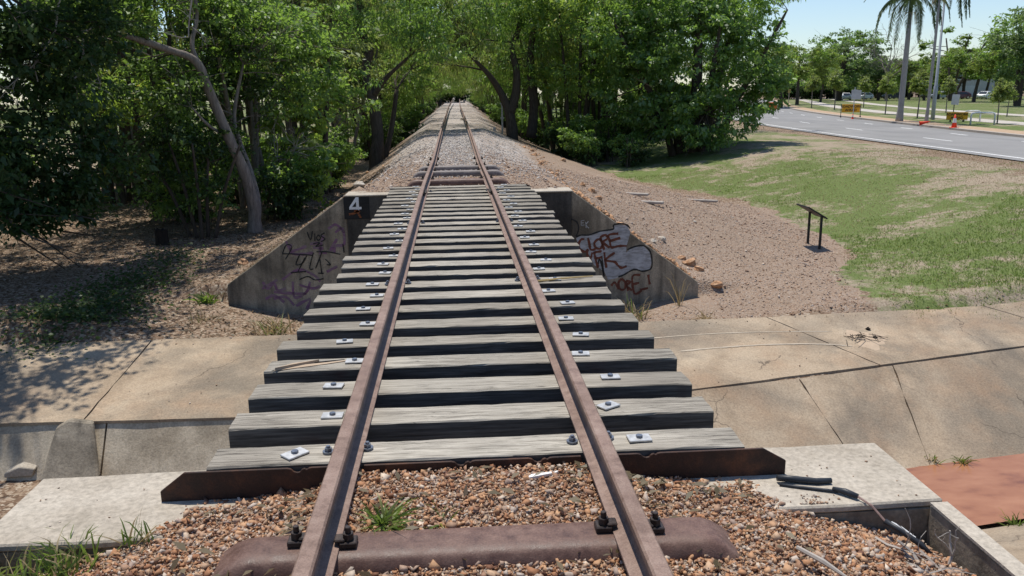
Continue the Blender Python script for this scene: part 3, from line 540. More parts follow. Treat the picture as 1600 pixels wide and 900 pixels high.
# ------------------------------------------------------------------ abutments
ab = empty('far_abutment', (0, 14.8, -1.5), 0, 'dark shaded concrete abutment at the far bridge end with graffiti on both wing walls', 'abutment')
OFF = np.array([0, 14.8, -1.5])
def pb(mb, name, mats, root, off, **k):
    mb.v = [tuple(np.array(v)-off) for v in mb.v]; return mb.build(name, mats, root, **k)
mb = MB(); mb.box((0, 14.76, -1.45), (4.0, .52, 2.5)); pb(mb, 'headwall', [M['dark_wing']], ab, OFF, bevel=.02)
mb = MB(); mb.box((0, 14.77, -.21), (4.03, .58, .025)); pb(mb, 'shelf_top', [M['shelf']], ab, OFF, bevel=.006)
cs, sn = math.cos(R(15)), math.sin(R(15))
def wing(sgn, xe, ze):
    d = np.array([sgn*cs, sn, 0]); L = (xe-2)/cs; p0 = np.array([sgn*2.0, 14.503, 0]); mb = MB()
    e = p0+d*L
    loop = [p0+[0, 0, -.2], e+[0, 0, ze], e+d*.02+[0, 0, ze-.12], e+d*.02+[0, 0, -2.9], p0+[0, 0, -2.9]]
    n = np.array([sgn*sn, -cs, 0])
    mb.prism(loop, -n*.26); return pb(mb, 'wing_wall', [M['wing']], ab, OFF, bevel=.015), p0, n
wr, pR, nR = wing(1, 4.56, -2.1); wl, pL, nL = wing(-1, 4.35, -1.88)
def stroke(mb, pts, w, p0, n, lift):
    P = [at_plane(px, py, p0, n)+n*lift for px, py in pts]
    # smooth
    Q = []
    for i in range(len(P)-1):
        a0 = P[max(i-1, 0)]; a1, a2 = P[i], P[i+1]; a3 = P[min(i+2, len(P)-1)]
        for k in range(4):
            t = k/4; Q.append(.5*((2*a1)+(-a0+a2)*t+(2*a0-5*a1+4*a2-a3)*t*t+(-a0+3*a1-3*a2+a3)*t**3))
    Q.append(P[-1]); rings = []
    for i, p in enumerate(Q):
        d = Q[min(i+1, len(Q)-1)]-Q[max(i-1, 0)]; s_ = np.cross(n, d); s_ /= np.linalg.norm(s_)+1e-9; ww = w*(.75+.5*rnd.random())
        rings.append([p+s_*ww/2, p-s_*ww/2])
    mb.loft(rings, closed=False, cap=False)
r5 = lambda l: [(880+a_/5, 320+b_/5) for a_, b_ in l]
mb = MB()
blob = r5([(100, 260), (140, 242), (200, 240), (290, 212), (390, 197), (393, 165), (450, 152), (500, 165), (525, 210), (512, 262), (495, 320), (490, 375), (525, 345), (560, 330), (630, 325), (675, 370), (690, 450), (675, 500), (620, 515), (550, 500), (470, 545), (410, 575), (350, 585), (320, 520), (240, 470), (210, 400), (180, 370), (125, 330)])
bp = [at_plane(px, py, pR, nR)+nR*.002 for px, py in blob]; mb.add(bp, [tuple(range(len(bp)))])
tag(pb(mb, 'graffiti_patch', [M['gwhite']], ab, OFF), 'faded white painted patch behind brown letters')
mb = MB()
for st in [[(165, 268), (138, 272), (120, 308), (132, 350), (168, 366), (197, 348)], [(192, 258), (203, 300), (215, 350), (252, 345)], [(268, 270), (242, 298), (254, 335), (290, 342), (306, 305), (292, 275), (266, 268)], [(288, 253), (302, 300), (320, 352)], [(288, 253), (328, 235), (346, 262), (312, 292), (362, 336)], [(430, 224), (355, 236), (364, 285), (376, 332), (430, 322), (495, 321)], [(364, 283), (446, 258)],
           [(186, 366), (193, 412), (212, 420), (226, 372)], [(240, 366), (254, 430), (272, 492)], [(240, 372), (300, 362)], [(254, 420), (300, 408)], [(320, 370), (327, 430), (337, 492)], [(402, 373), (330, 430), (400, 445), (424, 470), (455, 492), (495, 478)],
           [(452, 578), (430, 612), (446, 660), (482, 654), (480, 600), (452, 578)], [(490, 592), (506, 672)], [(490, 592), (524, 602), (494, 632), (536, 668)], [(602, 548), (540, 560), (556, 692), (614, 668)], [(548, 620), (592, 608)], [(664, 545), (668, 580), (676, 622)], [(600, 664), (662, 650)], [(374, 632), (402, 606), (432, 660)]]:
    stroke(mb, r5(st), .045, pR, nR, .005)
tag(pb(mb, 'graffiti_lettering', [M['gbrown']], ab, OFF), 'brown sprayed letters on the right wing wall')
mb = MB()
for st in [[(100, 250), (140, 236), (200, 236), (290, 206), (390, 190), (393, 158), (450, 147), (497, 158), (522, 185)], [(500, 350), (560, 326), (630, 320), (680, 368), (694, 450), (682, 500), (620, 519), (552, 505), (470, 548), (430, 562)], [(66, 112), (108, 138), (120, 190), (100, 246)], [(272, 480), (285, 420), (318, 555)], [(300, 400), (312, 500), (320, 560)]]:
    stroke(mb, r5(st), .03, pR, nR, .004)
pb(mb, 'graffiti_outline', [M['gblack']], ab, OFF)
mb = MB()
for st in [[(140, 124), (140, 161)], [(140, 125), (166, 121)], [(140, 142), (160, 140)], [(140, 160), (166, 157)], [(175, 133), (179, 182)], [(196, 129), (178, 156), (200, 182)]]: stroke(mb, r5(st), .014, pR, nR, .003)
pb(mb, 'graffiti_chalk', [M['gpale']], ab, OFF)
l4 = lambda l: [(340+a_/3.75, 280+b_/3.75) for a_, b_ in l]
mb = MB()
for st in [[(525, 308), (545, 356), (556, 304)], [(570, 318), (571, 362)], [(592, 326), (580, 342), (590, 358), (604, 344), (592, 326)], [(628, 314), (606, 330), (630, 350), (606, 366)], [(560, 378), (600, 372), (575, 395), (620, 385)], [(380, 440), (402, 386), (436, 398), (398, 470)], [(385, 437), (450, 438), (560, 446)], [(482, 440), (460, 500), (500, 490), (522, 448)], [(512, 460), (470, 545)], [(562, 430), (540, 520), (562, 526)], [(612, 428), (575, 522)], [(600, 470), (612, 556)], [(580, 425), (650, 426), (720, 440)], [(632, 468), (662, 500), (640, 500)], [(480, 588), (530, 570), (572, 590), (622, 582)], [(590, 550), (622, 552)], [(430, 548), (520, 540)], [(735, 380), (742, 430)]]:
    stroke(mb, l4(st), .022, pL, nL, .006)
tag(pb(mb, 'graffiti_scribble', [M['gblack']], ab, OFF), 'thin black scribbled tags')
mb = MB()
for st in [[(650, 292), (676, 272), (700, 268), (744, 312)], [(690, 312), (732, 290), (742, 380), (692, 392), (682, 432)], [(400, 362), (422, 404), (442, 420), (522, 392)], [(432, 380), (430, 430), (500, 440), (562, 430)], [(542, 380), (602, 378), (600, 442)], [(560, 400), (620, 405)], [(620, 330), (600, 420), (640, 430)], [(266, 600), (292, 642), (332, 610), (352, 652), (400, 640)], [(262, 640), (350, 590)], [(282, 702), (332, 680), (392, 722)], [(442, 600), (452, 692), (522, 660), (542, 600)], [(380, 590), (472, 530), (562, 560), (602, 600)], [(460, 742), (542, 702), (522, 762)], [(640, 542), (702, 510)], [(480, 620), (560, 640), (600, 625)], [(330, 660), (420, 668), (520, 672)], [(700, 350), (660, 420)], [(330, 700), (400, 690), (450, 740)]]:
    stroke(mb, l4(st), .05, pL, nL, .0035)
tag(pb(mb, 'graffiti_spray', [M['gpurple']], ab, OFF), 'faded purple sprayed scribbles')
# black square with the figure 4, at the left end of the headwall
n0 = np.array([0, -1, 0]); p0 = np.array([0, 14.495, 0])
mb = MB(); q = [at_plane(px, py, p0, n0) for px, py in [(536, 305), (576, 304), (577, 342), (537, 342)]]; xl, xr_ = q[0][0], q[1][0]; zt, zb = -.225, q[2][2]
mb.box(((xl+xr_)/2, 14.494, (zt+zb)/2), (xr_-xl, .01, zt-zb)); pb(mb, 'number_plaque', [M['plaque']], ab, OFF)
def text(name, body, size, mat, parent, loc, rot, off=0.0, ext=.002, align='CENTER', sx=1.0):
    cu = bpy.data.curves.new(name, 'FONT'); cu.body = body; cu.size = size; cu.offset = off; cu.extrude = ext; cu.align_x = align; cu.align_y = 'CENTER'
    t = bpy.data.objects.new(name, cu); COL.objects.link(t); bpy.context.view_layer.update()
    me = bpy.data.meshes.new_from_object(t.evaluated_get(bpy.context.evaluated_depsgraph_get())); bpy.data.objects.remove(t); me.materials.clear(); me.materials.append(mat)
    o = link(name, me, parent); o.location = tuple(loc); o.rotation_euler = rot; o.scale = (sx, 1, 1); return o
c4 = at_plane(555, 320, p0, n0)
mb = MB(); s4 = .27; X4 = lambda a_, b_: (c4[0]+(a_-.48)*s4*.9, 14.486, c4[2]+(b_-.5)*s4)
for pl in ([(.55, 0), (.75, 0), (.75, .2), (.55, .2)], [(.55, .2), (.75, .2), (.75, .36), (.55, .36)], [(.55, .36), (.75, .36), (.75, 1), (.55, 1)], [(.05, .2), (.55, .2), (.55, .36), (.05, .36)], [(.75, .2), (.92, .2), (.92, .36), (.75, .36)], [(.05, .36), (.25, .36), (.55, .70), (.55, 1)]): mb.add([X4(*q) for q in pl], [(0, 1, 2, 3)])
pb(mb, 'number_figure', [M['white']], ab, OFF)
mb = MB()
for st in [[(828, 182), (800, 200), (770, 205)], [(815, 178), (828, 205), (840, 225)], [(800, 190), (835, 188)]]: stroke(mb, l4(st), .035, p0, n0, .012)
pb(mb, 'graffiti_smear', [M['orangespray']], ab, OFF)
# near abutment (U shaped, camera stands on its fill)
na = empty('near_abutment', (0, 3.3, -1.4), 0, 'pale concrete abutment shelf in the foreground under the near steel plate', 'abutment'); ON = np.array([0, 3.3, -1.4])
mb = MB(); mb.box((0, 3.42, -1.49), (4.04, .60, 2.41)); pb(mb, 'headwall', [M['wing']], na, ON)
def noisy_edge(a_, b_, n=18, j=.008): return [np.array(a_)+(np.array(b_)-np.array(a_))*k/n+np.array([0, rnd.gauss(0, j)*(0 < k < n), 0]) for k in range(n)]
mb = MB(); lp = noisy_edge((-2.03, 3.115, -.282), (2.03, 3.115, -.282)) + [np.array((2.04, 3.13, -.282)), np.array((2.04, 3.72, -.282))]+noisy_edge((2.03, 3.73, -.282), (-2.03, 3.73, -.282), 18, .006)+[np.array((-2.04, 3.72, -.282)), np.array((-2.04, 3.12, -.282))]
mb.prism(lp, (0, 0, .035)); pb(mb, 'shelf_top', [M['shelf']], na, ON, bevel=.008)
for sg in (-1, 1):
    mb = MB(); x0, x1 = sg*1.965, sg*2.035; 
    mb.prism([(x0, -1.5, -2.4), (x0, 3.112, -2.4), (x0, 3.112, -.253), (x0, -1.5, -.253)], (x1-x0, 0, 0)); pb(mb, 'side_wall', [M['wing'], M['shelf']], na, ON, bevel=.012)
    mb = MB(); mb.box((sg*2.0, .80, -.25), (.078, 4.60, .012)); pb(mb, 'wall_coping', [M['shelf']], na, ON)
# bridge girders
for sg, s_ in ((-1, 'left'), (1, 'right')):
    mb = MB(); y0, y1 = 3.5, 14.9; yc, yl = (y0+y1)/2, y1-y0; xg = sg*.58
    mb.box((xg, yc, -.295), (.24, yl, .02)); mb.box((xg, yc, -.55), (.02, yl, .49)); mb.box((xg, yc, -.805), (.28, yl, .02))
    tag(mb.build('bridge_girder', M['plate']), f'rusty steel bridge girder hidden under the {s_} rail and timber sleepers', 'girder', 'steel girders under the bridge sleepers')
# ------------------------------------------------------------------ rails
PROF = [(-.064, -.137), (.064, -.137), (.064, -.126), (.016, -.112), (.008, -.10), (.008, -.045), (.02, -.036), (.032, -.03), (.032, -.008), (.025, 0), (-.025, 0), (-.032, -.008), (-.032, -.03), (-.02, -.036), (-.008, -.045), (-.008, -.10), (-.016, -.112), (-.064, -.126)]
yy = np.concatenate([np.linspace(.6, 16, 40), np.linspace(16.5, 40, 40), np.geomspace(41, 150, 40)])
for sg, s_ in ((-1, 'left'), (1, 'right')):
    mb = MB(); mb.loft([[(float(xt(y_))+sg*.565+a_, y_, float(zr(y_))+b_+.0005) for a_, b_ in PROF] for y_ in yy])
    o = mb.build('rail', M['rail'], autos=35); tag(o, f'long rusty brown steel rail, the {s_} one of the track', 'rail', 'rails of the railway track')
    for fy in (13.35,):
        for q in (-1, 1):
            mb = MB(); xx = float(xt(fy))+sg*.565+q*.026; mb.box((xx, fy, .04-.078), (.028, .5, .07)); 
            for k in range(4): mb.tube([(xx, fy-.18+k*.12, -.038), (xx+q*.04, fy-.18+k*.12, -.038)], .016, 6)
            mb.build('joint_plate', M['iron'], o, bevel=.004)
# ------------------------------------------------------------------ timber sleepers
def wood_block(w, d, h, seed, split=False):
    r_ = np.random.default_rng(seed); nx_ = 26; prof = [(-d/2, -h), (-d/2, -.006), (-d/2+.006, 0), (-d/6, .0), (d/6, .0), (d/2-.006, 0), (d/2, -.006), (d/2, -h)]
    rings = []; wv = r_.normal(0, .0013, (nx_+1, 8)); wf = np.cumsum(r_.normal(0, .0011, nx_+1)); tw = r_.normal(0, .006); sk = r_.normal(0, .008, 2)
    for i in range(nx_+1):
        x_ = -w/2+w*i/nx_; e = min(i, nx_-i)
        rg = []
        for k, (py, pz) in enumerate(prof):
            yk = py+wf[i]*.6; zk = pz+(wv[i, k] if pz > -.05 else 0)+tw*(x_/w)*py*4
            if pz > -.02: zk -= max(0, (1.5-e))*.004*r_.random()
            if r_.random() < .045 and k in (1, 2): zk -= .007; yk += .006*(k == 1)
            xx = x_+(sk[0] if i == 0 else sk[1] if i == nx_ else 0)*py*3
            rg.append((xx, yk, zk))
        rings.append(rg)
    mb = MB(); mb.loft(rings); 
    # top faces vs. tarred sides
    mi = []
    for f in mb.f:
        zz = [mb.v[k][2] for k in f]; yv = [mb.v[k][1] for k in f]
        mi.append(0 if min(zz) > -.045 and max(abs(a_) for a_ in yv) < d/2+.05 and len(f) == 4 and (max(yv)-min(yv)) > .004 else 1)
    mb.mi = mi; return mb
mbp = MB(); mbp.box((0, 0, .005), (.11, .075, .009)); plate_me = mbp.build('tmp', M['galv'], bevel=.002).data
mbb = MB(); mbb.tube([(0, 0, .009), (0, 0, .021)], .0165, 6); bolt_me = mbb.build('tmp', M['bolt']).data
mbw = MB(); mbw.tube([(0, 0, 0), (0, 0, .008)], .027, 12); mbw.tube([(0, 0, .008), (0, 0, .024)], .017, 6); mbw.tube([(0, 0, .024), (0, 0, .034)], .009, 8); rbolt_me = mbw.build('tmp', M['bolt'], autos=30).data
for o in [o for o in COL.objects if o.name.startswith('tmp')]: bpy.data.objects.remove(o)
NT_ = 27
XL = [-.80, -.72, -.77, -.70, -.80, -.70, -.79, -.72]; XR = [.79, .71, .80, .70, .78, .72, .80, .70]
special = {0: 'nearest weathered timber sleeper, just behind the near steel plate', 2: 'third timber sleeper from the near steel plate, knot and long crack in its top', 3: 'fourth timber sleeper from the near steel plate, its left end split with raw yellow wood', 8: 'ninth timber sleeper from the near steel plate, yellow splinter lying at its right end', 26: 'farthest timber sleeper, against the far steel plate'}
special[1] = 'second timber sleeper from the near steel plate, its top edge chipped at the left'
del special[2]
for i in range(NT_):
    y_ = 3.46+.1+i*.4285+rnd.gauss(0, .008); w_ = 2.44+rnd.gauss(0, .028); dx = rnd.gauss(0, .018)+.03
    r0 = empty('timber_sleeper', (dx, y_, -.1), rnd.gauss(0, .003), special.get(i, f'{ORD[i]} weathered grey timber sleeper counted from the near steel plate'), 'sleeper', 'timber sleepers across the bridge')
    dd = .215+rnd.gauss(0, .011); r0.rotation_euler.x = rnd.gauss(0, .016); r0.rotation_euler.y = rnd.gauss(0, .0016)
    b_ = wood_block(w_, dd, .18, 100+i).build('beam', [M['wood'], M['tar']], r0); b_.location.z = -.0005*(i % 3)
    for sg, lst in ((-1, XL), (1, XR)):
        pl = link('washer_plate', plate_me, r0); pl.location = (lst[i % 8]-dx+rnd.gauss(0, .008), rnd.gauss(0.0, .012), .0035); pl.rotation_euler = (0, 0, rnd.gauss(0, .09)+(.75 if (i, sg) in ((0, -1), ) else .5 if (i, sg) == (1, 1) else 0))
        bo = link('bolt_head', bolt_me, pl)
    if i in (0, 8, 16, 24):
        for sg in (-1, 1):
            for q in (-1, 1):
                rb = link('rail_bolt', rbolt_me, r0); rb.location = (sg*.565+q*.088-dx-.01, .01+.012*q, .004)
    if i == 3:
        mb = MB(); mb.add([(-1.2, -.10, .004), (-1.1, -.03, .008), (-.93, .02, .004), (-.72, .07, .003), (-.90, -.005, .004), (-1.12, -.075, .003)], [tuple(range(6))]); mb.prism([(-1.19, -.1, .001), (-1.1, -.02, .001), (-.95, .035, .001), (-1.1, -.045, .001)], (0, 0, .02)); tag(mb.build('split_wood', M['sand'], r0), 'raw yellow splintered split in the sleeper end')
        mb = MB(); mb.prism([(-1.21, -.105, .002), (-1.05, .0, .002), (-.8, .07, .002), (-1.0, .03, .002), (-1.15, -.035, .002)], (0, 0, .004)); mb.build('split_gap', M['iron'], r0)
    if i == 8:
        mb = MB(); mb.tube([(.62, -.08, .012), (.85, -.03, .018), (1.14, .05, .012)], [.012, .009, .005], 5); tag(mb.build('splinter', M['gold'], r0), 'long yellow splinter')
# ------------------------------------------------------------------ end plates
def end_plate(y_, zt, h, label, notches, sx=1.0):
    top = []
    for xn in sorted(list(notches)+[-.565, .565]):
        if abs(abs(xn)-.565) < .001: top += [(xn-.075, zt), (xn-.07, zt-.043), (xn+.07, zt-.043), (xn+.075, zt)]; continue
        top += [(xn-.05, zt), (xn-.034, zt-.004), (xn-.022, zt-.016), (xn-.008, zt-.021), (xn+.006, zt-.019), (xn+.014, zt-.008), (xn+.026, zt-.003), (xn+.036, zt-.009), (xn+.046, zt-.002), (xn+.06, zt)]
    loop = [(-1.39*sx, zt-h), (-1.39*sx, zt-.085), (-1.28*sx, zt)]+top+[(1.34*sx, zt), (1.45*sx, zt-.065), (1.45*sx, zt-h)]
    mb = MB(); mb.prism([(a_, y_, b_) for a_, b_ in loop], (0, .014, 0)); o = mb.build('steel_end_plate', M['plate'], bevel=.0015); tag(o, label, 'steel plate'); return o
end_plate(3.425, -.113, .148, 'rusty dark steel end plate with cut corners in front of the nearest timber sleeper', [-.78, -.05, .30, .80])
end_plate(15.0, -.118, .17, 'dark steel end plate closing the far end of the bridge', [], .92)
mb = MB(); mb.box((-1.29, 15.13, -.12), (.014, .2, .16)); mb.box((1.33, 15.13, -.12), (.014, .2, .16)); 
# ------------------------------------------------------------------ steel sleepers
def steel_sleeper(y_, x0, x1, z_, mat, label, clips=True, rise=.0, wid=.25):
    r0 = empty('steel_sleeper', (0, y_, z_), 0, label, 'sleeper', 'steel sleepers in the ballast')
    base = [(-.5, -.11), (-.47, -.06), (-.40, -.018), (-.32, -.003), (-.15, 0), (.15, 0), (.32, -.003), (.40, -.018), (.47, -.06), (.5, -.11)]
    rings = []; n = 44
    for i in range(n+1):
        t = i/n; x_ = x0+(x1-x0)*t; e = min(t, 1-t)*(x1-x0); drop = .0; ws = 1.0
        if e < .16: k = 1-e/.16; drop = .10*k**1.8; ws = 1+.28*k**1.5
        up = [(a_*wid*ws, b_*(1-.3*(e < .16)*(1-e/.16))-drop) for a_, b_ in base]
        rings.append([(x_+(.04*(1 if t > .5 else -1)*abs(a_/wid)**2*(1 if e < .16 else 0)), a_, b_) for a_, b_ in up]+[(x_, a_*.94, b_-.012) for a_, b_ in up[::-1]])
    mb = MB(); mb.loft(rings); mb.build('trough', mat, r0, autos=50)
    if clips:
        for sg in (-1, 1):
            for q in (-1, 1):
                xx = float(xt(y_))+sg*.565+q*.095; yk = -.012*q
                mb = MB(); mb.box((xx, yk, .013), (.062, .06, .024)); mb.box((xx-q*.03, yk, .03), (.04, .05, .012)); c = mb.build('rail_clip', M['iron'], r0, bevel=.004)
                mb = MB(); mb.tube([(xx, yk, .024), (xx, yk, .052)], .021, 6); mb.tube([(xx, yk, .052), (xx, yk, .075)], .0115, 8); mb.build('clip_bolt', M['iron'], c, bevel=.002)
    return r0
steel_sleeper(2.735, -.98, .99, -.094, M['sleeper'], 'large rusty steel sleeper in the foreground ballast with flared ends')
steel_sleeper(15.95, -.99, .97, -.095, M['sleeper'], 'rusty steel sleeper just beyond the far steel plate')
steel_sleeper(17.9, -.98, .98, -.11, M['steel_old'], 'grey steel sleeper in the middle of the three beyond the bridge')
steel_sleeper(19.5, -.96, .98, -.14, M['steel_old'], 'grey steel sleeper farthest of the three beyond the bridge')
for y_ in (21.4,): 
    r0 = empty('rail_chair', (0, y_, float(zr(y_))-.12), 0, None, 'rail clip', 'rail clips in the ballast beyond the bridge'); r0['label'] = 'dark rail clips of a buried sleeper in the ballast beyond the bridge'
    for sg in (-1, 1):
        for q in (-1, 1): mb = MB(); xx = sg*.565+q*.095+float(xt(y_)); mb.box((xx, 0, -.01), (.06, .06, .05)); mb.tube([(xx, 0, .01), (xx, 0, .05)], .015, 6); mb.build('clip', M['iron'], r0)
# ------------------------------------------------------------------ small things on the near shelf
mb = MB(); mb.tube([(1.38, 3.345, -.222), (1.46, 3.34, -.23), (1.55, 3.315, -.232), (1.62, 3.315, -.232)], [.0155, .016, .015, .013], 8); tag(mb.build('pipe_offcut', M['pvc'], smooth=True), 'short dark plastic pipe lying on the pale concrete shelf', 'pipe')
ptsc = [(1.38, 3.315, -.24), (1.46, 3.28, -.24), (1.56, 3.24, -.238), (1.61, 3.22, -.238)]
cb = empty('torn_cable', (0, 0, 0), 0, 'torn black cable with a white stripe hanging over the shelf edge', 'cable')
mb = MB(); mb.tube(ptsc, .007, 6); mb.tube([(1.59, 3.235, -.23), (1.63, 3.20, -.228), (1.665, 3.155, -.23)], [.010, .015, .012], 8); mb.build('cable_sheath', M['pvc'], cb, smooth=True)
mb = MB(); mb.tube([(1.665, 3.155, -.23), (1.70, 3.10, -.245), (1.735, 3.045, -.29)], .005, 5); mb.build('cable_core', M['copper'], cb)
mb = MB(); mb.tube([(1.735, 3.045, -.29), (1.78, 3.0, -.31), (1.84, 2.94, -.345), (1.87, 2.90, -.375)], [.012, .013, .013, .008], 7); mb.build('cable_end', M['pvc'], cb, smooth=True)
mb = MB(); mb.tube([(1.755, 3.03, -.288), (1.785, 3.0, -.302), (1.825, 2.96, -.326)], [.004, .007, .005], 6); mb.build('stripe_tape', M['cloth_white'], cb)
def branchy(mb, p, d, L, r_, depth, seed, spread=.6, seg=3):
    g = np.random.default_rng(seed); pts = [np.array(p, float)]; d = unit(np.array(d, float))
    for k in range(seg): d = unit(d+g.normal(0, .28, 3)); pts.append(pts[-1]+d*L/seg)
    mb.tube(pts, list(np.linspace(r_, r_*.55, seg+1)), 5 if r_ > .01 else 4)
    if depth:
        for k in range(g.integers(2, 4)): j = g.integers(1, seg+1); branchy(mb, pts[j], d+g.normal(0, spread, 3), L*g.uniform(.45, .8), r_*.55, depth-1, seed*7+k+1, spread, seg)
for i, (p, d, L, lab) in enumerate([((1.66, 2.86, -.31), (.5, -.9, .1), .2, 'tangle of pale dead twigs against the shaded side wall on the right'), ((1.82, 2.70, -.36), (.4, .1, .8), .15, 'pale forked dead twig standing up by the side wall'), ((1.5, 2.9, -.24), (1, -.5, .02), .2, 'thin grey twig lying on the ballast below the cable')]):
    mb = MB()
    for k in range(3 if i == 0 else 1): branchy(mb, np.array(p)+[rnd.uniform(-.05, .2), rnd.uniform(-.1, .1), 0], d, L*rnd.uniform(.7, 1.1), .0065, 2, 40+i*9+k, .45)
    tag(mb.build('dead_twigs', M['twig']), lab, 'twigs')
for pos, s_ in [((-1.66, 3.2, -.2), .012), ((-1.42, 3.24, -.2), .014), ((1.6, 3.35, -.2), .012), ((1.75, 3.42, -.2), .011), ((1.52, 3.45, -.2), .01), ((1.83, 3.5, -.2), .014), ((1.45, 3.22, -.2), .012)]:
    pass
x_ = np.concatenate([rng.uniform(-1.95, -1.42, 8), rng.uniform(1.5, 1.9, 4), rng.uniform(1.45, 1.95, 14), rng.normal(1.46, .05, 60)]); y_ = np.concatenate([rng.uniform(3.08, 3.56, 26), rng.normal(3.08, .04, 60)]); y_ = np.clip(y_+.07, 3.14, 3.70)
s_ = rng.uniform(.003, .009, len(x_)); o = stones('shelf_grit', np.stack([x_, y_, np.full(len(x_), -.245)], -1), s_, M['stones']); tag(o, 'scattered grit on the pale concrete shelf', 'grit')
mb = MB(); mb.prism([(.22, 3.24, -.128), (.36, 3.275, -.124), (.37, 3.29, -.124), (.25, 3.275, -.128)], (0, 0, .012)); tag(mb.build('bark_strip', M['cloth_white']), 'white strip of bark on the ballast behind the plate', 'bark')
mb = MB(); mb.tube([(1.165, 2.62, -.13), (1.22, 2.52, -.13), (1.27, 2.42, -.14)], [.008, .010, .004], 6); tag(mb.build('stick', M['twig']), 'pale stick on the ballast right of the foreground sleeper', 'stick')
# grass tufts
def tuft(x_, y_, n, h, sp, label, mats=('grass', 'dry'), z_=None, lean=.6, wd=.007, name='grass_tuft', curve=True):
    mb_v, mb_f, mi = [], [], []; z0 = float(hz(x_, y_)) if z_ is None else z_; nb = 0
    for i in range(n):
        b = np.array([rng.normal(0, sp), rng.normal(0, sp), 0]); d = rng.normal(0, lean, 3); d[2] = 1; d = unit(d); hh = h*rng.uniform(.45, 1.15); s_ = unit(np.cross(d, rng.normal(0, 1, 3)))*wd*rng.uniform(.6, 1.3)
        out = np.array([d[0], d[1], 0]); P = [b, b+d*hh*.4, b+d*hh*.75+out*hh*.08-np.array([0, 0, hh*.03]), b+d*hh+out*hh*.25-np.array([0, 0, hh*.16])]
        ws = [1, 1, .7, .08]
        for p, w_ in zip(P, ws): mb_v += [p+s_*w_/2*2, p-s_*w_/2*2]
        for k in range(3): mb_f.append((nb+2*k, nb+2*k+1, nb+2*k+3, nb+2*k+2)); mi.append(0 if i % 4 else 1)
        nb += 8
    o = np_mesh(name, np.array(mb_v), np.array(mb_f), [M[m_] for m_ in mats], mi=mi); o.location = (x_, y_, z0); tag(o, label, 'grass tuft'); return o
tuft(-.36, 2.92, 70, .14, .02, 'green weed sprouting on the ballast between the rails', ('grass', 'grass'), None, 1.5, .0045)
tuft(-.12, 2.92, 10, .12, .02, 'thin trailing weed runner between the rails beside the green weed', ('grass', 'grass'), None, 2.4, .004)
tuft(-1.62, 3.0, 130, .2, .07, 'yellow green grass tuft at the back edge of the pale shelf', z_=-.34, lean=.5, wd=.004)
tuft(-1.38, 3.08, 26, .14, .03, 'small grass tuft beside the ballast at the shelf edge', z_=-.25, lean=.6, wd=.004)
tuft(-1.80, 2.88, 80, .25, .07, 'long bladed grass tuft at the lower left below the shelf', z_=-.40, lean=.75, wd=.006)
tuft(-1.95, 2.85, 26, .3, .04, 'tall grass at the left edge beside the shelf corner', z_=-.36, lean=.3, wd=.005)
tuft(-1.66, 2.80, 80, .2, .09, 'dry and green grass clump in the bottom left corner', ('dry', 'grass'), -.36, .8, .004)
tuft(3.05, 13.95, 60, .5, .10, 'dry grass clump at the foot of the right wing wall by the sleepers', ('dry', 'grass'), None, .6, .008)
tuft(4.05, 14.6, 12, .7, .03, 'tall dry stalk standing against the right wing wall', ('dry', 'dry'), None, .22, .008)
tuft(4.2, 13.6, 26, .35, .06, 'flattened dry grass on the gravel below the right wing wall', ('dry', 'dry'), None, 1.4, .006)
tuft(-3.2, 13.5, 70, .42, .12, 'grass clump at the foot of the left wing wall', ('dry', 'grass'), None, .7, .009)
tuft(-4.75, 15.2, 40, .3, .08, 'green weeds at the outer end of the left wing wall', ('grass', 'leaf'), None, .7, .02)
tuft(-4.5, 14.0, 30, .25, .12, 'sparse dry grass on the slope below the left wing wall', ('dry', 'grass'), None, .8, .008)
for (px, py), lb in (((1456, 722), 'green weed at the water edge below the slope joint'), ((1503, 722), 'smaller green weed farther along the water edge')): p = at_z(px, py, -3.3); tuft(p[0], p[1], 30, .16, .04, lb, ('grass', 'dry'), -3.31, .6, .008)
p = at_z(1585, 822, -3.3); tuft(p[0], p[1], 30, .2, .04, 'green tuft on the near edge of the muddy water', ('grass', 'grass'), -3.32, .5, .008)
# stick pile on the apron
p = on_slab(1345, 530); mb = MB()
for k in range(24): a_ = rnd.uniform(0, 6.28); c_ = p+np.array([rnd.gauss(0, .16), rnd.gauss(0, .10), -.0+rnd.random()*.05]); d_ = np.array([math.cos(a_), math.sin(a_), rnd.gauss(0, .15)])*rnd.uniform(.06, .17); mb.tube([c_-d_, c_+[0, 0, .01], c_+d_], .005, 4)
tag(mb.build('stick_pile', M['dark_bark']), 'small heap of dark sticks on a sandy spot of the apron', 'sticks')
mb = MB(); n = 30; rim = []
for k in range(n):
    a_ = k/n*6.283; rr = 1+.22*math.sin(a_*3+1)+.12*math.sin(a_*7); q = p+np.array([.30*math.cos(a_)*rr+.1, .34*math.sin(a_)*rr, 0]); h = APR.ray_cast(Vector((q[0], q[1], 0)), Vector((0, 0, -1))); rim.append((q[0], q[1], h[0].z-.002 if h[0] is not None else p[2]))
cen = np.mean(rim, 0); mid = [tuple(np.array(r_)*.55+cen*.45+np.array([0, 0, .010])) for r_ in rim]
mb.add(rim+mid+[tuple(cen+[0, 0, .018])], [(k, (k+1) % n, n+(k+1) % n, n+k) for k in range(n)]+[(n+k, n+(k+1) % n, 2*n) for k in range(n)]); tag(mb.build('sand_patch', M['sand'], smooth=True), 'light sandy dirt under the stick heap', 'sand', kind='structure')
for (px, py), lb in (((1356, 515), 'dark pebble behind the stick heap'), ((1367, 528), 'dark pebble beside the stick heap')): q = on_slab(px, py); rock(0, 0, 0, .045, lb, 'stump', None, (q[0], q[1], q[2]))
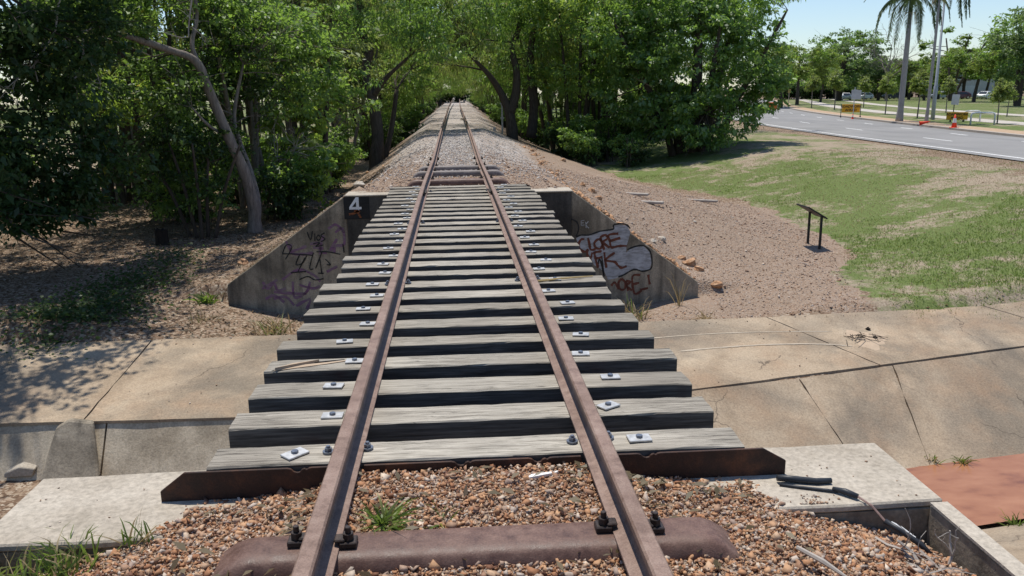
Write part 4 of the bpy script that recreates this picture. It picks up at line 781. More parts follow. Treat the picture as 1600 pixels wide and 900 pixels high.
# rocks
RG = 'loose rocks beside the wing walls'
for px, py, s_, lb, mt in [(1120, 447, .13, 'orange boulder alone on the gravel right of the wing wall end', 'rock'), (1034, 375, .12, 'pale brown rock on the gravel behind the right wing wall', 'pale_rock'), (1020, 378, .09, 'white rock at the right wing wall edge', 'pale_rock'), (1078, 413, .15, 'orange rock at the lower end of the right wing wall', 'rock'), (1092, 422, .11, 'small orange rock under the lowest wing wall rock', 'rock'), (1065, 405, .10, 'crumbly orange rock just above the wing wall end', 'rock'), (925, 300, .12, 'orange flat rock behind the right shelf end', 'rock'), (910, 290, .1, 'orange rock nearest the right shelf end', 'rock'), (935, 311, .09, 'orange stone half way up behind the right wing', 'rock'), (1085, 347, .06, 'small white stone on the red gravel', 'pale_rock'), (562, 291, .12, 'pale rock behind the left shelf end', 'pale_rock'), (380, 412, .13, 'orange boulder above the left wing wall', 'rock'), (845, 257, .13, 'orange rock on the right shoulder of the embankment', 'rock'), (836, 243, .12, 'tan rock higher on the right shoulder', 'rock'), (575, 270, .10, 'orange stone on the left embankment shoulder', 'rock'), (723, 188, .2, 'white stone lying between the rails far along the track', 'pale_rock'), (719, 177, .2, 'second white stone farther along between the rails', 'pale_rock'), (880, 252, .14, 'orange flat stone on the right bank slope', 'rock')]:
    z_ = -1.0
    P = None
    for t in np.linspace(2, 60, 2400):
        q = CO+ray(px, py)*t
        if q[2] < float(hz(q[0], q[1])): P = q; break
    if P is None: continue
    rock(0, 0, 0, s_, lb, mt, RG, (P[0], P[1], float(hz(P[0], P[1]))-.02))
def ground_at(px, py, t0=3, t1=500):
    ts = np.geomspace(t0, t1, 6000); q = CO[None]+ray(px, py)[None]*ts[:, None]; h = hz(q[:, 0], q[:, 1]); k = np.argmax(q[:, 2] < h); q = q[k]
    return np.array([q[0], q[1], float(hz(q[0], q[1]))])
for (px, py, L, lb) in [(1015, 318, .7, 'grey log half buried in the bank gravel'), (1095, 315, 1.0, 'long flat timber offcut on the bank gravel'), (990, 305, .8, 'pale plank lying in the bank gravel')]:
    q = ground_at(px, py); mb = MB(); mb.box((0, 0, .03), (L, .14, .07), rz=-.5); o = mb.build('timber_offcut', M['twig'], bevel=.015); o.location = tuple(q); tag(o, lb, 'timber')
# information stand
q = ground_at(1271, 385); st = empty('information_stand', q, R(92), 'black lectern style information stand on two legs beside the gravel', 'sign')
mb = MB(); mb.box((0, .1, .83), (.62, .56, .03), rx=R(30)); mb.build('panel', M['black'], st, bevel=.004)
mb = MB(); mb.box((0, .092, .849), (.54, .48, .004), rx=R(30)); tag(mb.build('notice', M['pvc'], st), 'dark printed notice')
for sg in (-1, 1): mb = MB(); mb.box((sg*.26, .02*sg, .37), (.045, .045, .8)); mb.build('leg', M['black'], st)
# burnt stump
q = ground_at(254, 382); mb = MB(); n = 12; mb.loft([[(r_*math.cos(k/n*6.283)*(1+.12*math.sin(k*2.3)), r_*math.sin(k/n*6.283)*(1+.1*math.cos(k*1.7)), z_+(.05*math.sin(k*2.9) if z_ > .3 else 0)) for k in range(n)] for r_, z_ in ((.2, -.1), (.15, .05), (.14, .2), (.145, .36), (.10, .34))]); o = mb.build('tree_stump', M['stump']); o.location = tuple(q); tag(o, 'short black burnt tree stump on the shaded left bank', 'stump')
# marker post beside the track
q = np.array([2.45, 44.5, float(hz(2.45, 44.5))]); mp = empty('marker_post', q, 0, 'slim white post on the right shoulder of the track with two collars', 'post')
mb = MB(); mb.box((0, 0, .9), (.09, .09, 1.8)); mb.build('shaft', M['white_dull'], mp)
for z_ in (.85, 1.6): mb = MB(); mb.box((0, -.01, z_), (.18, .13, .08)); mb.build('collar', M['white_dull'], mp)
mb = MB(); mb.box((-.42, 0, .17), (.14, .14, .45)); o = mb.build('peg', M['white_dull'], bevel=.02); o.location = tuple(q); tag(o, 'short white peg left of the slim white post', 'peg')
#PART3
# ------------------------------------------------------------------ trees
def crown_leaves(lobes, nclump, per, cr, leaf, droop=.25, aspect=.5, seed=0, surf=.5, sq=1.0, grav=0.0):
    g = np.random.default_rng(seed); lb = [(np.array(c, float), np.array(r_, float)) for c, r_ in lobes]; wts = np.array([np.prod(r_)**.72 for c, r_ in lb]); wts /= wts.sum()
    k = g.choice(len(lb), nclump, p=wts); u = unit(g.normal(size=(nclump, 3))); rr = (surf+(1-surf)*g.random(nclump)**.7)*g.uniform(.85, 1.12, nclump)
    C0 = np.array([lb[i][0] for i in k]); R0 = np.array([lb[i][1] for i in k]); P = C0+u*R0*rr[:, None]
    cs_ = .92*cr*g.uniform(.45, 1.4, nclump); cnt = np.maximum(3, (per*g.uniform(.3, 1.6, nclump))).astype(int); ci = np.repeat(np.arange(nclump), cnt); n = len(ci)
    d = unit(g.normal(size=(n, 3)))*(g.random(n)**.5)[:, None]*cs_[ci][:, None]; d[:, 2] *= .5*sq; d[:, 2] -= grav*np.abs(d[:, 2])
    C = P[ci]+d
    O = unit(unit(C-C0[ci])*.5+unit(d)*.6)
    D = O*.8+g.normal(0, .55, (n, 3)); D[:, 2] -= droop; N = g.normal(0, .55, (n, 3))+O*.25; N[:, 2] += .75
    L = leaf*np.clip(g.lognormal(-.05, .3, n), .4, 1.9)*np.repeat(g.uniform(.75, 1.2, nclump), cnt); V, Fq = leaf_geo(C, D, N, L, L*aspect*g.uniform(.8, 1.2, n)); return V, Fq, P
def curve(p0, p1, sag, g, n=5):
    p0, p1 = np.array(p0, float), np.array(p1, float); L = np.linalg.norm(p1-p0); m_ = (p0+p1)/2+g.normal(0, .07, 3)*L+np.array([0, 0, sag*L])
    t = np.linspace(0, 1, n)[:, None]; return list((1-t)**2*p0+2*t*(1-t)*m_+t*t*p1)
def tree(name, base, stems, lobes, label, cat='tree', group=None, leaf='leaf', bark='dark_bark', nclump=220, per=55, cr=.5, ls=.12, aspect=.5, droop=.25, seed=1, surf=.45, limbs=16, world=False, rz=0, grav=0.0, leaf2=None):
    """stems: list of [(x,y,z,r),...]; world: coordinates are absolute"""
    base = np.array(base, float); off = base if world else np.zeros(3); g = np.random.default_rng(seed+500)
    root = empty(name, base, rz, label, cat, group); mb = MB(); sp = []
    for s_ in stems:
        P = [np.array(q[:3], float)-off for q in s_]; rs = [q[3] for q in s_]
        Q, RR = [], []
        for i in range(len(P)-1):
            a0, a1, a2, a3 = P[max(i-1, 0)], P[i], P[i+1], P[min(i+2, len(P)-1)]
            for k in range(4): t = k/4; Q.append(.5*(2*a1+(a2-a0)*t+(2*a0-5*a1+4*a2-a3)*t*t+(3*a1-a0-3*a2+a3)*t**3)); RR.append(rs[i]*(1-t)+rs[i+1]*t)
        Q.append(P[-1]); RR.append(rs[-1]); RR = [r_*g.uniform(.93, 1.08) for r_ in RR]
        mb.tube(Q, RR, 9); sp += [(q, r_) for q, r_ in zip(Q, RR)][len(Q)//3:]
    lob = [(np.array(c)-off, r_) for c, r_ in lobes]
    if lob:
        V, Fq, P = crown_leaves(lob, nclump, per, cr, ls, droop, aspect, seed, surf, grav=grav)
        for k in g.choice(len(P), min(limbs, len(P)), replace=False):
            ds = [np.linalg.norm(q-P[k])+max(0, q[2]-P[k][2])*1.2 for q, r_ in sp]; j = int(np.argmin(ds)); q, r_ = sp[j]; r0 = max(.010, min(r_*.45, .02*ds[j]**.8)); c_ = curve(q, P[k], g.uniform(-.05, .18), g, 6); mb.tube(c_, list(np.linspace(r0, .008, len(c_))), 5)
            for _ in range(2): e = P[k]+g.normal(0, cr*1.4, 3); c2 = curve(c_[3], e, 0, g, 4); mb.tube(c2, list(np.linspace(r0*.5, .007, 4)), 4)
        mats = [M[leaf]] + ([M[leaf2]] if leaf2 else []); mi = None
        if leaf2:
            h = np.sin(V[::4, 0]*1.1+seed)+np.sin(V[::4, 1]*1.3)+np.sin(V[::4, 2]*1.7+1); mi = (h+g.normal(0, .5, len(h)) > .8).astype(np.int32)
        np_mesh('crown', V, Fq, mats, root, mi=mi)
    mb.build('trunk', M[bark], root, smooth=True); return root
def lobe(px, py, y, rx, ry, rd=None): 
    c = at_y(px, py, y); k = (y*math.cos(PITCH)+.4)/F; return (c, (rx*k, (rd if rd else .5*(rx+ry)*k), ry*k))
def pstem(l): return [(*at_y(px, py, y), r_) for px, py, y, r_ in l]

# leaning tree on the left bank
b = ground_at(398, 362); y0 = b[1]
ta = tree('leaning_tree', b, [[(b[0], b[1], b[2]-.2, .25)]+pstem([(398, 350, y0, 0.178), (396, 322, y0, 0.155), (380, 265, y0-.2, 0.139), (362, 225, y0-.4, 0.129), (345, 185, y0-.5, 0.122), (322, 130, y0-.6, 0.115), (313, 106, y0-.7, 0.109), (298, 90, y0-.8, 0.092), (270, 80, y0-1.1, 0.086), (225, 65, y0-1.6, 0.079), (185, 52, y0-2, 0.059), (150, 40, y0-2.4, 0.033)]),
      pstem([(400, 345, y0+.1, 0.132), (402, 315, y0+.2, 0.099), (392, 270, y0+.5, 0.079), (376, 225, y0+.9, 0.066), (366, 180, y0+1.2, 0.053), (380, 100, y0+1.6, 0.033)]), pstem([(352, 212, y0-.45, 0.046), (325, 195, y0-.7, 0.036), (300, 168, y0-1, 0.020)]), pstem([(313, 106, y0-.7, 0.079), (300, 70, y0-.5, 0.053), (308, 20, y0-.2, 0.046), (295, -40, y0, 0.033)])],
      [lobe(400, 50, y0+1.5, 110, 60), lobe(255, 135, y0-.6, 85, 42), lobe(335, 10, y0+.5, 80, 45), lobe(470, 95, y0+2.5, 55, 70), lobe(205, 35, y0-1.6, 60, 40), lobe(300, 190, y0+.8, 60, 40), lobe(420, 150, y0+1.6, 40, 45)],
      'leaning grey tree with a bent trunk and long limb reaching left over the bank', leaf='leaf', leaf2='leaf_dark', bark='bark', nclump=300, per=48, cr=.42, ls=.125, aspect=.55, seed=3, surf=.35, limbs=34, world=True)
for k, (px, py, yy_, d, L) in enumerate([(95, -12, 17.6, (-.1, 0, -1), 1.5), (150, 40, y0-2.4, (-1, -.2, -.05), 1.2), (70, 40, 17.5, (-.3, .1, -1), 1.2), (130, 60, 17.8, (.1, 0, -1), 1.1), (300, -5, 19.5, (.1, 0, -1), .9)]): mb = MB(); branchy(mb, at_y(px, py, yy_)-b, d, L, .022, 3, 300+k, .75, 4); tag(mb.build('dead_branch', M['twig'], ta), 'bare pale dead branch')
# big dark tree whose boughs hang into the left of the picture
b = np.array([-14.0, 17.5, -2.1])
tree('overhanging_tree', b, [[(-14, 17.5, -2.3, .5), (-13.6, 17.3, 0, .4), (-13, 17, 2.5, .36), (-12, 16.6, 5, .28), (-10.5, 16, 6.8, .15)], [(-13, 17, 2.2, .25), (-11, 17.2, 3.4, .17), (-9, 17.3, 3.8, .09)]],
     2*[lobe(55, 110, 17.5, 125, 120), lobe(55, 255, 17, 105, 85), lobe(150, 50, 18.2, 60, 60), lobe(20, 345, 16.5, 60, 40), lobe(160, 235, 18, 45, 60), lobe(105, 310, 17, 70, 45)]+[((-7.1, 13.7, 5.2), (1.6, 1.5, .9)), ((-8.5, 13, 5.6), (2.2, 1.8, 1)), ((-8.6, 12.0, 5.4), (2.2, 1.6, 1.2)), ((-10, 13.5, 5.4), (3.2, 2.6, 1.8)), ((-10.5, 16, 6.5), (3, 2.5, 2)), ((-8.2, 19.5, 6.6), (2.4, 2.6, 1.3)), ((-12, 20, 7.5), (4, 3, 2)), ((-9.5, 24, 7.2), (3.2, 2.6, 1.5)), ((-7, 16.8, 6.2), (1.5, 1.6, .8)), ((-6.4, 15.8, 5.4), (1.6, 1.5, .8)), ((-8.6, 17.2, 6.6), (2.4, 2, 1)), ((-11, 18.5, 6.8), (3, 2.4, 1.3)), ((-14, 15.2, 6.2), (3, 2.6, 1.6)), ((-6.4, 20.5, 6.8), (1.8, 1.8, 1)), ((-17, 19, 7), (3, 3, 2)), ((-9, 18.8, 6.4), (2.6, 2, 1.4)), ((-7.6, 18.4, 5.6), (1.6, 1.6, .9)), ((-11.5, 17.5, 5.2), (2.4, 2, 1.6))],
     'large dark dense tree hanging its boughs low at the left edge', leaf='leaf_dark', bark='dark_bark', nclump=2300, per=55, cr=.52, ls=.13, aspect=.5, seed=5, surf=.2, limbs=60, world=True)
b = ground_at(318, 372); y1 = b[1]
tree('small_tree', b, [[(b[0]+dx, b[1]+dy, b[2]-.1, .05), (b[0]+dx*2.2, b[1]+dy, b[2]+1.2, .04), (b[0]+dx*4, b[1]+dy*2, b[2]+2.4, .025)] for dx, dy in ((-.15, 0), (.08, .1), (.3, -.1), (-.35, .2), (.02, -.2))],
     [lobe(285, 225, y1+.6, 75, 70), lobe(330, 295, y1+.2, 48, 42), lobe(262, 305, y1+.8, 45, 35), lobe(350, 240, y1+1.5, 40, 50)], 'small dark leafy tree with thin stems left of the leaning trunk', leaf='leaf_dark', leaf2='leaf', nclump=180, per=50, cr=.34, ls=.11, seed=8, surf=.3, world=True)
b = ground_at(455, 330); y2 = b[1]
tc = tree('bank_shrub', b, [[(b[0], b[1], b[2]-.1, .05), (b[0]-.1, b[1], b[2]+.9, .04), (b[0]+.2, b[1], b[2]+2, .02)], [(b[0]+.3, b[1], b[2]-.1, .04), (b[0]+.5, b[1], b[2]+1.3, .02)]],
     [lobe(470, 250, y2, 46, 62), lobe(455, 195, y2+.6, 55, 40), lobe(505, 300, y2-.3, 32, 26), lobe(428, 300, y2, 24, 32), lobe(480, 150, y2+1, 45, 35)], 'bright green shrub with broad yellowish leaves on the left embankment slope', 'shrub', leaf='leaf_bright', leaf2='leaf', nclump=120, per=26, cr=.36, ls=.17, aspect=.72, droop=.6, seed=10, surf=.3, world=True, limbs=22)
for k, (px, py, d, L) in enumerate([(425, 255, (.6, -.3, .6), 1.5), (430, 245, (.9, -.4, .25), 1.4), (440, 250, (.5, -.4, .05), 1.1), (428, 265, (.3, -.2, 1), 1.2)]): mb = MB(); branchy(mb, at_y(px, py, y2-.5)-b, d, L, .024, 3, 420+k, .7, 4); tag(mb.build('dead_branch', M['twig'], tc), 'pale bare tangled branch')
# big trunk by the track on the left
b = ground_at(588, 258); yf_ = b[1]
tree('thick_trunk_tree', b, [[(b[0], b[1], b[2]-.3, .4)]+pstem([(588, 250, yf_, .32), (590, 210, yf_, .27), (583, 160, yf_, .24), (571, 112, yf_+.3, .2), (577, 75, yf_+.5, .2), (560, 35, yf_+1, .14), (565, -30, yf_+1.5, .1)]), pstem([(583, 150, yf_, .15), (605, 120, yf_-.5, .1), (640, 88, yf_-1, .05)]), pstem([(600, 250, yf_+1, .16), (612, 200, yf_+1, .12), (620, 140, yf_+1, .09)])],
     [lobe(560, 30, yf_+1, 90, 50), lobe(640, 30, yf_-1, 80, 40), lobe(560, 130, yf_+1.5, 40, 50), lobe(680, 70, yf_-1.5, 55, 34), lobe(640, 110, yf_+4, 45, 40), lobe(615, 150, yf_+5, 35, 30), lobe(610, -30, yf_, 100, 40)], 'thick trunked tree at the left foot of the track bank with a pale limb', leaf='leaf', leaf2='leaf_euc', bark='dark_bark', nclump=380, per=50, cr=.6, ls=.17, aspect=.35, droop=.9, seed=14, surf=.4, limbs=30, world=True)
# leaning forked tree on the right of the track
b = ground_at(800, 216); yh = b[1]
tree('forked_tree', b, [[(b[0], b[1], b[2]-.3, .36)]+pstem([(800, 205, yh, .3), (796, 178, yh, .26), (785, 150, yh, .2), (768, 122, yh-.5, .15), (748, 100, yh-1, .1), (732, 84, yh-1.5, .06)]), pstem([(797, 176, yh, .26), (806, 145, yh, .22), (807, 110, yh, .18), (800, 75, yh+.3, .15), (812, 35, yh+.6, .12), (805, -30, yh+1, .08)]), pstem([(830, 215, yh+1, .3), (834, 160, yh+1, .25), (828, 90, yh+1, .2), (840, 20, yh+1, .1)])],
     [lobe(735, 45, yh-1.5, 85, 42), lobe(735, 92, yh+2, 50, 30), lobe(790, 110, yh+3, 45, 40), lobe(690, 85, yh+4, 50, 35), lobe(825, 60, yh+1, 65, 65), lobe(690, 20, yh-3, 80, 42), lobe(780, 5, yh, 80, 35), lobe(850, 130, yh+1.5, 40, 45), lobe(720, -30, yh-2, 120, 40)], 'dark forked tree leaning left over the track behind the white post', leaf='leaf', leaf2='leaf_euc', bark='dark_bark', nclump=480, per=60, cr=.75, ls=.2, aspect=.3, droop=1.0, seed=17, surf=.35, limbs=40, world=True)
# slim bright tree, then the big broad tree
b = ground_at(880, 236); yi = b[1]
tree('slim_tree', b, [[(b[0]+dx, b[1]+dy, b[2]-.1, .07), (b[0]+dx*1.5, b[1]+dy, b[2]+1.8, .055), (b[0]+dx*2.6+.1, b[1], b[2]+4.2, .03)] for dx, dy in ((-.25, 0), (.05, .2), (.3, -.1), (-.5, .4), (.6, .5), (.9, .9))],
     [lobe(893, 118, yi, 45, 48), lobe(882, 172, yi-.3, 38, 28), lobe(918, 155, yi+.3, 35, 42), lobe(862, 85, yi+.5, 32, 34), lobe(935, 95, yi+1.5, 40, 50)], 'slim light green tree with thin pale stems at the right foot of the bank', leaf='leaf', leaf2='leaf_bright', bark='bark', nclump=230, per=50, cr=.5, ls=.17, aspect=.5, seed=21, surf=.35, limbs=26, world=True)
b = ground_at(1085, 236); yj = b[1]
tree('broad_tree', b, [[(b[0]+dx, b[1]+dy, b[2]-.3, r_), (b[0]+dx*1.6, b[1]+dy, b[2]+1.8, r_*.8), (b[0]+dx*3, b[1]+dy*1.6, b[2]+4.5, r_*.5), (b[0]+dx*4, b[1]+dy*2, b[2]+6.5, r_*.2)] for dx, dy, r_ in ((0, 0, .4), (-.6, .3, .28), (.5, .4, .3), (-1.1, -.2, .2), (1.0, -.3, .22), (.2, -.5, .2))],
     [lobe(1080, 90, yj, 125, 85), lobe(1000, 125, yj, 75, 80), lobe(1168, 110, yj, 66, 75), lobe(1115, 180, yj-2.2, 85, 42), lobe(1030, 185, yj-1, 55, 36), lobe(1000, 40, yj+1, 75, 60), lobe(1140, 20, yj+.5, 75, 50), lobe(1060, -10, yj, 110, 60), lobe(1196, 150, yj-.5, 30, 32), lobe(1090, 210, yj-2.5, 70, 22), lobe(970, 80, yj+1, 45, 60)],
     'huge broad dense tree with glossy leaves touching the lawn on the right', leaf='leaf_mango', leaf2='leaf', nclump=900, per=62, cr=.62, ls=.2, aspect=.5, droop=.35, seed=25, surf=.5, limbs=50, world=True)
# generic trees, copied along the line
def stems_rand(n, h, r_, sp, seed, lean=.12):
    g = np.random.default_rng(seed); out = []
    for k in range(n):
        a_ = g.uniform(0, 6.28); q = np.array([math.cos(a_), math.sin(a_)])*sp*g.random(); d = g.normal(0, lean, 2); out.append([(q[0]+d[0]*h*t**1.3, q[1]+d[1]*h*t**1.3, h*t-.3*(t == 0), r_*g.uniform(.7, 1.1)*(1-.75*t)) for t in (0, .15, .35, .6, .85)])
    return out
def ell(g, n, r_, z0, z1, s0, s1): return [((g.normal(0, r_), g.normal(0, r_), g.uniform(z0, z1)), tuple(g.uniform(s0, s1)*np.array([1, 1, .75]))) for _ in range(n)]
PROTO = {}
def proto(key, **k): PROTO[key] = k
used = {}
def place(key, x, y, h, label, group=None, cat='tree', rz=None, wx=1.0, z=None):
    z = float(hz(x, y)) if z is None else z; k = PROTO[key]
    if key not in used: used[key] = tree(k['name'], (0, 0, 0), k['stems'], k['lobes'], 'x', **k['kw']); o = used[key]
    else: o = copy_tree(used[key])
    s_ = h/k['h']; o.location = (x, y, z-.05); o.scale = (s_*wx, s_*wx, s_); o.rotation_euler = (0, 0, rnd.uniform(0, 6.28) if rz is None else rz); o['label'] = label; o['category'] = cat
    if group: o['group'] = group
    elif 'group' in o: del o['group']
    return o
g = np.random.default_rng(77)
for v in range(3):
    proto('tall%d' % v, name='tall_tree', h=11.0, stems=stems_rand(4+v, 10.5, .13, .8, 60+v), lobes=ell(g, 11, 1.5, 3.8, 9.6, 1.2, 2.0), kw=dict(leaf=('leaf', 'leaf_dark', 'leaf_euc')[v], leaf2=('leaf_bright', 'leaf', 'leaf')[v], bark=('dark_bark', 'bark', 'dark_bark')[v], nclump=300, per=46, cr=.62, ls=.19, aspect=.45, droop=.5, seed=80+v, surf=.35, limbs=26))
for v in range(2):
    proto('weep%d' % v, name='weeping_tree', h=11.0, stems=stems_rand(2, 10.5, .16, .5, 70+v, .16), lobes=ell(g, 10, 2.2, 4.6, 10.0, 1.4, 2.4), kw=dict(leaf=('leaf', 'leaf_euc')[v], leaf2=('leaf_yel', 'leaf')[v], bark='dark_bark', nclump=300, per=52, cr=.8, ls=.30, aspect=.17, droop=1.6, seed=90+v, surf=.35, limbs=14, grav=.6))
proto('bush', name='bush', h=3.2, stems=stems_rand(6, 2.6, .05, .5, 75, .25), lobes=ell(g, 8, .8, .5, 2.4, .6, 1.1), kw=dict(leaf='leaf', leaf2='leaf_dark', nclump=130, per=44, cr=.42, ls=.17, seed=95, surf=.3, limbs=12))
proto('dome', name='domed_tree', h=14.0, stems=stems_rand(3, 11, .45, .6, 76, .2), lobes=[((0, 0, 7.5), (8, 8, 5.6)), ((3.5, 1, 7), (5.5, 6, 5)), ((-4, -1, 6.6), (5.2, 5.5, 4.8)), ((0, 3, 9.5), (5, 5, 4))], kw=dict(leaf='leaf_far', leaf2='leaf', nclump=420, per=42, cr=1.15, ls=.45, aspect=.5, seed=97, surf=.6, limbs=20))
proto('park0', name='park_tree', h=10.0, stems=stems_rand(1, 9, .32, .1, 78, .1), lobes=ell(g, 9, 1.9, 4.2, 8.4, 1.5, 2.3), kw=dict(leaf='leaf_yel', leaf2='leaf', nclump=260, per=40, cr=.75, ls=.32, seed=98, surf=.4, limbs=26))
proto('park1', name='park_tree', h=10.0, stems=stems_rand(2, 9, .3, .3, 79, .12), lobes=ell(g, 9, 2.0, 4.0, 8.5, 1.5, 2.5), kw=dict(leaf='leaf_far', leaf2='leaf', nclump=260, per=40, cr=.8, ls=.32, seed=99, surf=.4, limbs=26))
proto('open', name='open_tree', h=11.0, stems=stems_rand(3, 10.5, .22, .3, 82, .22), lobes=ell(g, 13, 2.6, 4.5, 10, .6, 1.3), kw=dict(leaf='leaf_yel', leaf2='leaf', nclump=130, per=34, cr=.6, ls=.33, seed=101, surf=.3, limbs=34))
proto('sapling', name='sapling', h=4.4, stems=[[(0, 0, -.1, .06), (.03, 0, 1.2, .05), (.05, .02, 2.5, .035), (.02, 0, 4, .015)]], lobes=[((0, 0, 3.0), (.8, .8, 1.0)), ((.3, .1, 2.5), (.7, .7, .7)), ((-.3, -.1, 2.6), (.7, .7, .75))], kw=dict(leaf='leaf_yel', leaf2='leaf_euc', bark='bark', nclump=90, per=26, cr=.3, ls=.2, seed=102, surf=.35, limbs=14))
GL, GRt = 'trees lining the left side of the track', 'trees lining the right side of the track'
LL = {'tall0': 'green multi stemmed tree in the thicket left of the track', 'tall1': 'dark grey barked tree in the thicket left of the track', 'tall2': 'olive leaved tree in the thicket left of the track', 'weep0': 'weeping green tree leaning over the left side of the track', 'weep1': 'weeping olive tree leaning over the left side of the track', 'bush': 'leafy bush under the trees left of the track', 'park1': 'grey green tree deep in the thicket left of the track'}
LR = {k: v.replace('left', 'right') for k, v in LL.items()}
def rowp(lst, lab, grp):
    for key, x, y, h in lst: place(key, x+float(xt(y)), y, h, lab[key], grp, 'bush' if key == 'bush' else 'tree')
rowp([('tall1', -6.6, 27.5, 9.5), ('tall2', -5.2, 31, 10), ('tall0', -8.8, 25.5, 9), ('tall1', -5.6, 43.5, 10), ('weep1', -5.4, 48, 10.5), ('tall0', -5.0, 54, 11), ('weep0', -5.4, 61, 11.5), ('tall2', -5.2, 69, 11), ('weep1', -5.2, 78, 12), ('weep0', -5.0, 90, 12), ('tall0', -5.2, 103, 12), ('weep1', -4.8, 118, 12.5), ('weep0', -4.6, 134, 13),
      ('tall2', -11.5, 29, 10.5), ('tall0', -10, 37, 11), ('tall1', -13.5, 34, 11.5), ('tall2', -17, 28, 11), ('tall0', -20, 35, 12), ('tall1', -9, 46, 12), ('tall2', -13, 55, 12), ('tall1', -24, 29, 12), ('tall2', -27, 40, 13), ('tall0', -15, 47, 12), ('tall1', -32, 52, 13), ('tall0', -9.5, 66, 12.5), ('tall2', -21, 95, 14), ('tall0', -34, 90, 15), ('tall1', -12, 88, 13), ('tall2', -45, 75, 15), ('tall0', -50, 110, 16), ('tall1', -30, 125, 16), ('tall2', -14, 118, 15), ('park1', -22, 140, 15), ('park1', -40, 150, 16), ('tall1', -17, 22.5, 10), ('tall0', -20.5, 24, 10), ('tall1', -24, 21, 10), ('tall2', -28, 25, 11), ('tall0', -33, 31, 12), ('tall1', -17, 19.5, 9), ('tall2', -38, 36, 13), ('tall1', -20, 18, 9), ('tall2', -15, 38, 11), ('tall1', -19, 44, 11)], LL, GL)
rowp([('bush', -5.3, 24.5, 2.6), ('bush', -7.6, 24.6, 3.0), ('bush', -6.2, 29, 3), ('bush', -7.5, 34, 3),  ('bush', -6.6, 39, 2.8), ('bush', -11, 31, 3.2), ('bush', -19.5, 28, 3.0), ('bush', -16, 31, 3.6), ('bush', -22, 31, 3.8), ('bush', -25, 36, 4)], LL, 'bushes left of the track')
rowp([('bush', -5.1, 33, 2.3), ('bush', -5.2, 36.5, 2.5), ('bush', -6.4, 31.5, 2.4), ('bush', -7.4, 28, 2.4)], LL, 'bushes left of the track')
rowp([('bush', 6.4, 38.5, 2.3), ('bush', 7.4, 40.5, 2.6), ('bush', 8.6, 43.5, 3), ('bush', 6.4, 47, 3), ('bush', 7.8, 37.5, 2)], LR, 'bushes right of the track')
for k in range(9): place('park1', -42-5*(k % 3), 14+8*k, 13, 'grey green tree far back in the shade at the left edge', 'far trees at the left edge')
rowp([('weep0', 5.2, 47, 11), ('tall0', 6.4, 42.5, 10.5), ('tall2', 8.3, 46, 11), ('weep1', 4.8, 55, 11.5), ('tall1', 7.5, 52, 11), ('weep0', 4.9, 64, 11.5), ('tall0', 8.5, 60, 12), ('weep1', 5.0, 74, 12), ('tall2', 9.5, 70, 12.5), ('weep0', 5.2, 86, 12.5), ('tall0', 10.5, 82, 12.5), ('weep1', 5.6, 100, 13), ('tall1', 11, 96, 13), ('weep0', 5.6, 116, 13), ('tall0', 10, 112, 13), ('weep1', 6.2, 134, 13.5), ('tall0', 11.5, 51, 12), ('tall1', 13.5, 58, 12), ('tall2', 14.5, 67, 12.5), ('tall0', 17, 78, 13), ('weep0', 16.5, 52, 10), ('tall2', 14, 128, 14), ('tall0', 20, 95, 13), ('tall1', 24, 112, 13)], LR, GRt)
rowp([('bush', 5.6, 41, 2.8), ('bush', 7.0, 44.5, 3), ('bush', 5.4, 49, 3), ('bush', 9, 49, 3.2), ('bush', 12, 50, 3.2), ('bush', 5.6, 58, 3)], LR, 'bushes right of the track')
for k, (x, y, h) in enumerate([(-3, 172, 14), (4, 180, 14), (-9, 165, 14), (10, 170, 14), (0.5, 200, 15), (16, 185, 15), (-16, 190, 15), (24, 165, 14)]): place('park1', x, y, h, 'distant grey green tree closing the far end of the track', 'distant trees at the end of the track')
rowp([('bush', -4.9+.5*math.sin(k*2.1), 46+k*6.5, 3.2+.5*math.sin(k*1.3)) for k in range(14)], LL, 'bushes left of the track')
rowp([('bush', 5.0+.5*math.sin(k*1.7), 62+k*7, 3.2+.5*math.sin(k*1.9)) for k in range(11)], LR, 'bushes right of the track')
rowp([('bush', 8.5+1.2*k, 50+3.5*(k % 3), 3.8) for k in range(7)], LR, 'bushes right of the track')
rowp([('bush', -4.6+1.6*k, 172+2*(k % 3), 4.2) for k in range(8)], LR, 'bushes right of the track')
rowp([('weep%d' % (k % 2), -3.9+.4*math.sin(k*2.7), 56+k*11, 7.2+math.sin(k*1.9)) for k in range(7)], LL, GL)
rowp([('weep%d' % ((k+1) % 2), 4.0+.4*math.sin(k*2.1), 60+k*11, 7.4+math.sin(k*1.3)) for k in range(7)], LR, GRt)
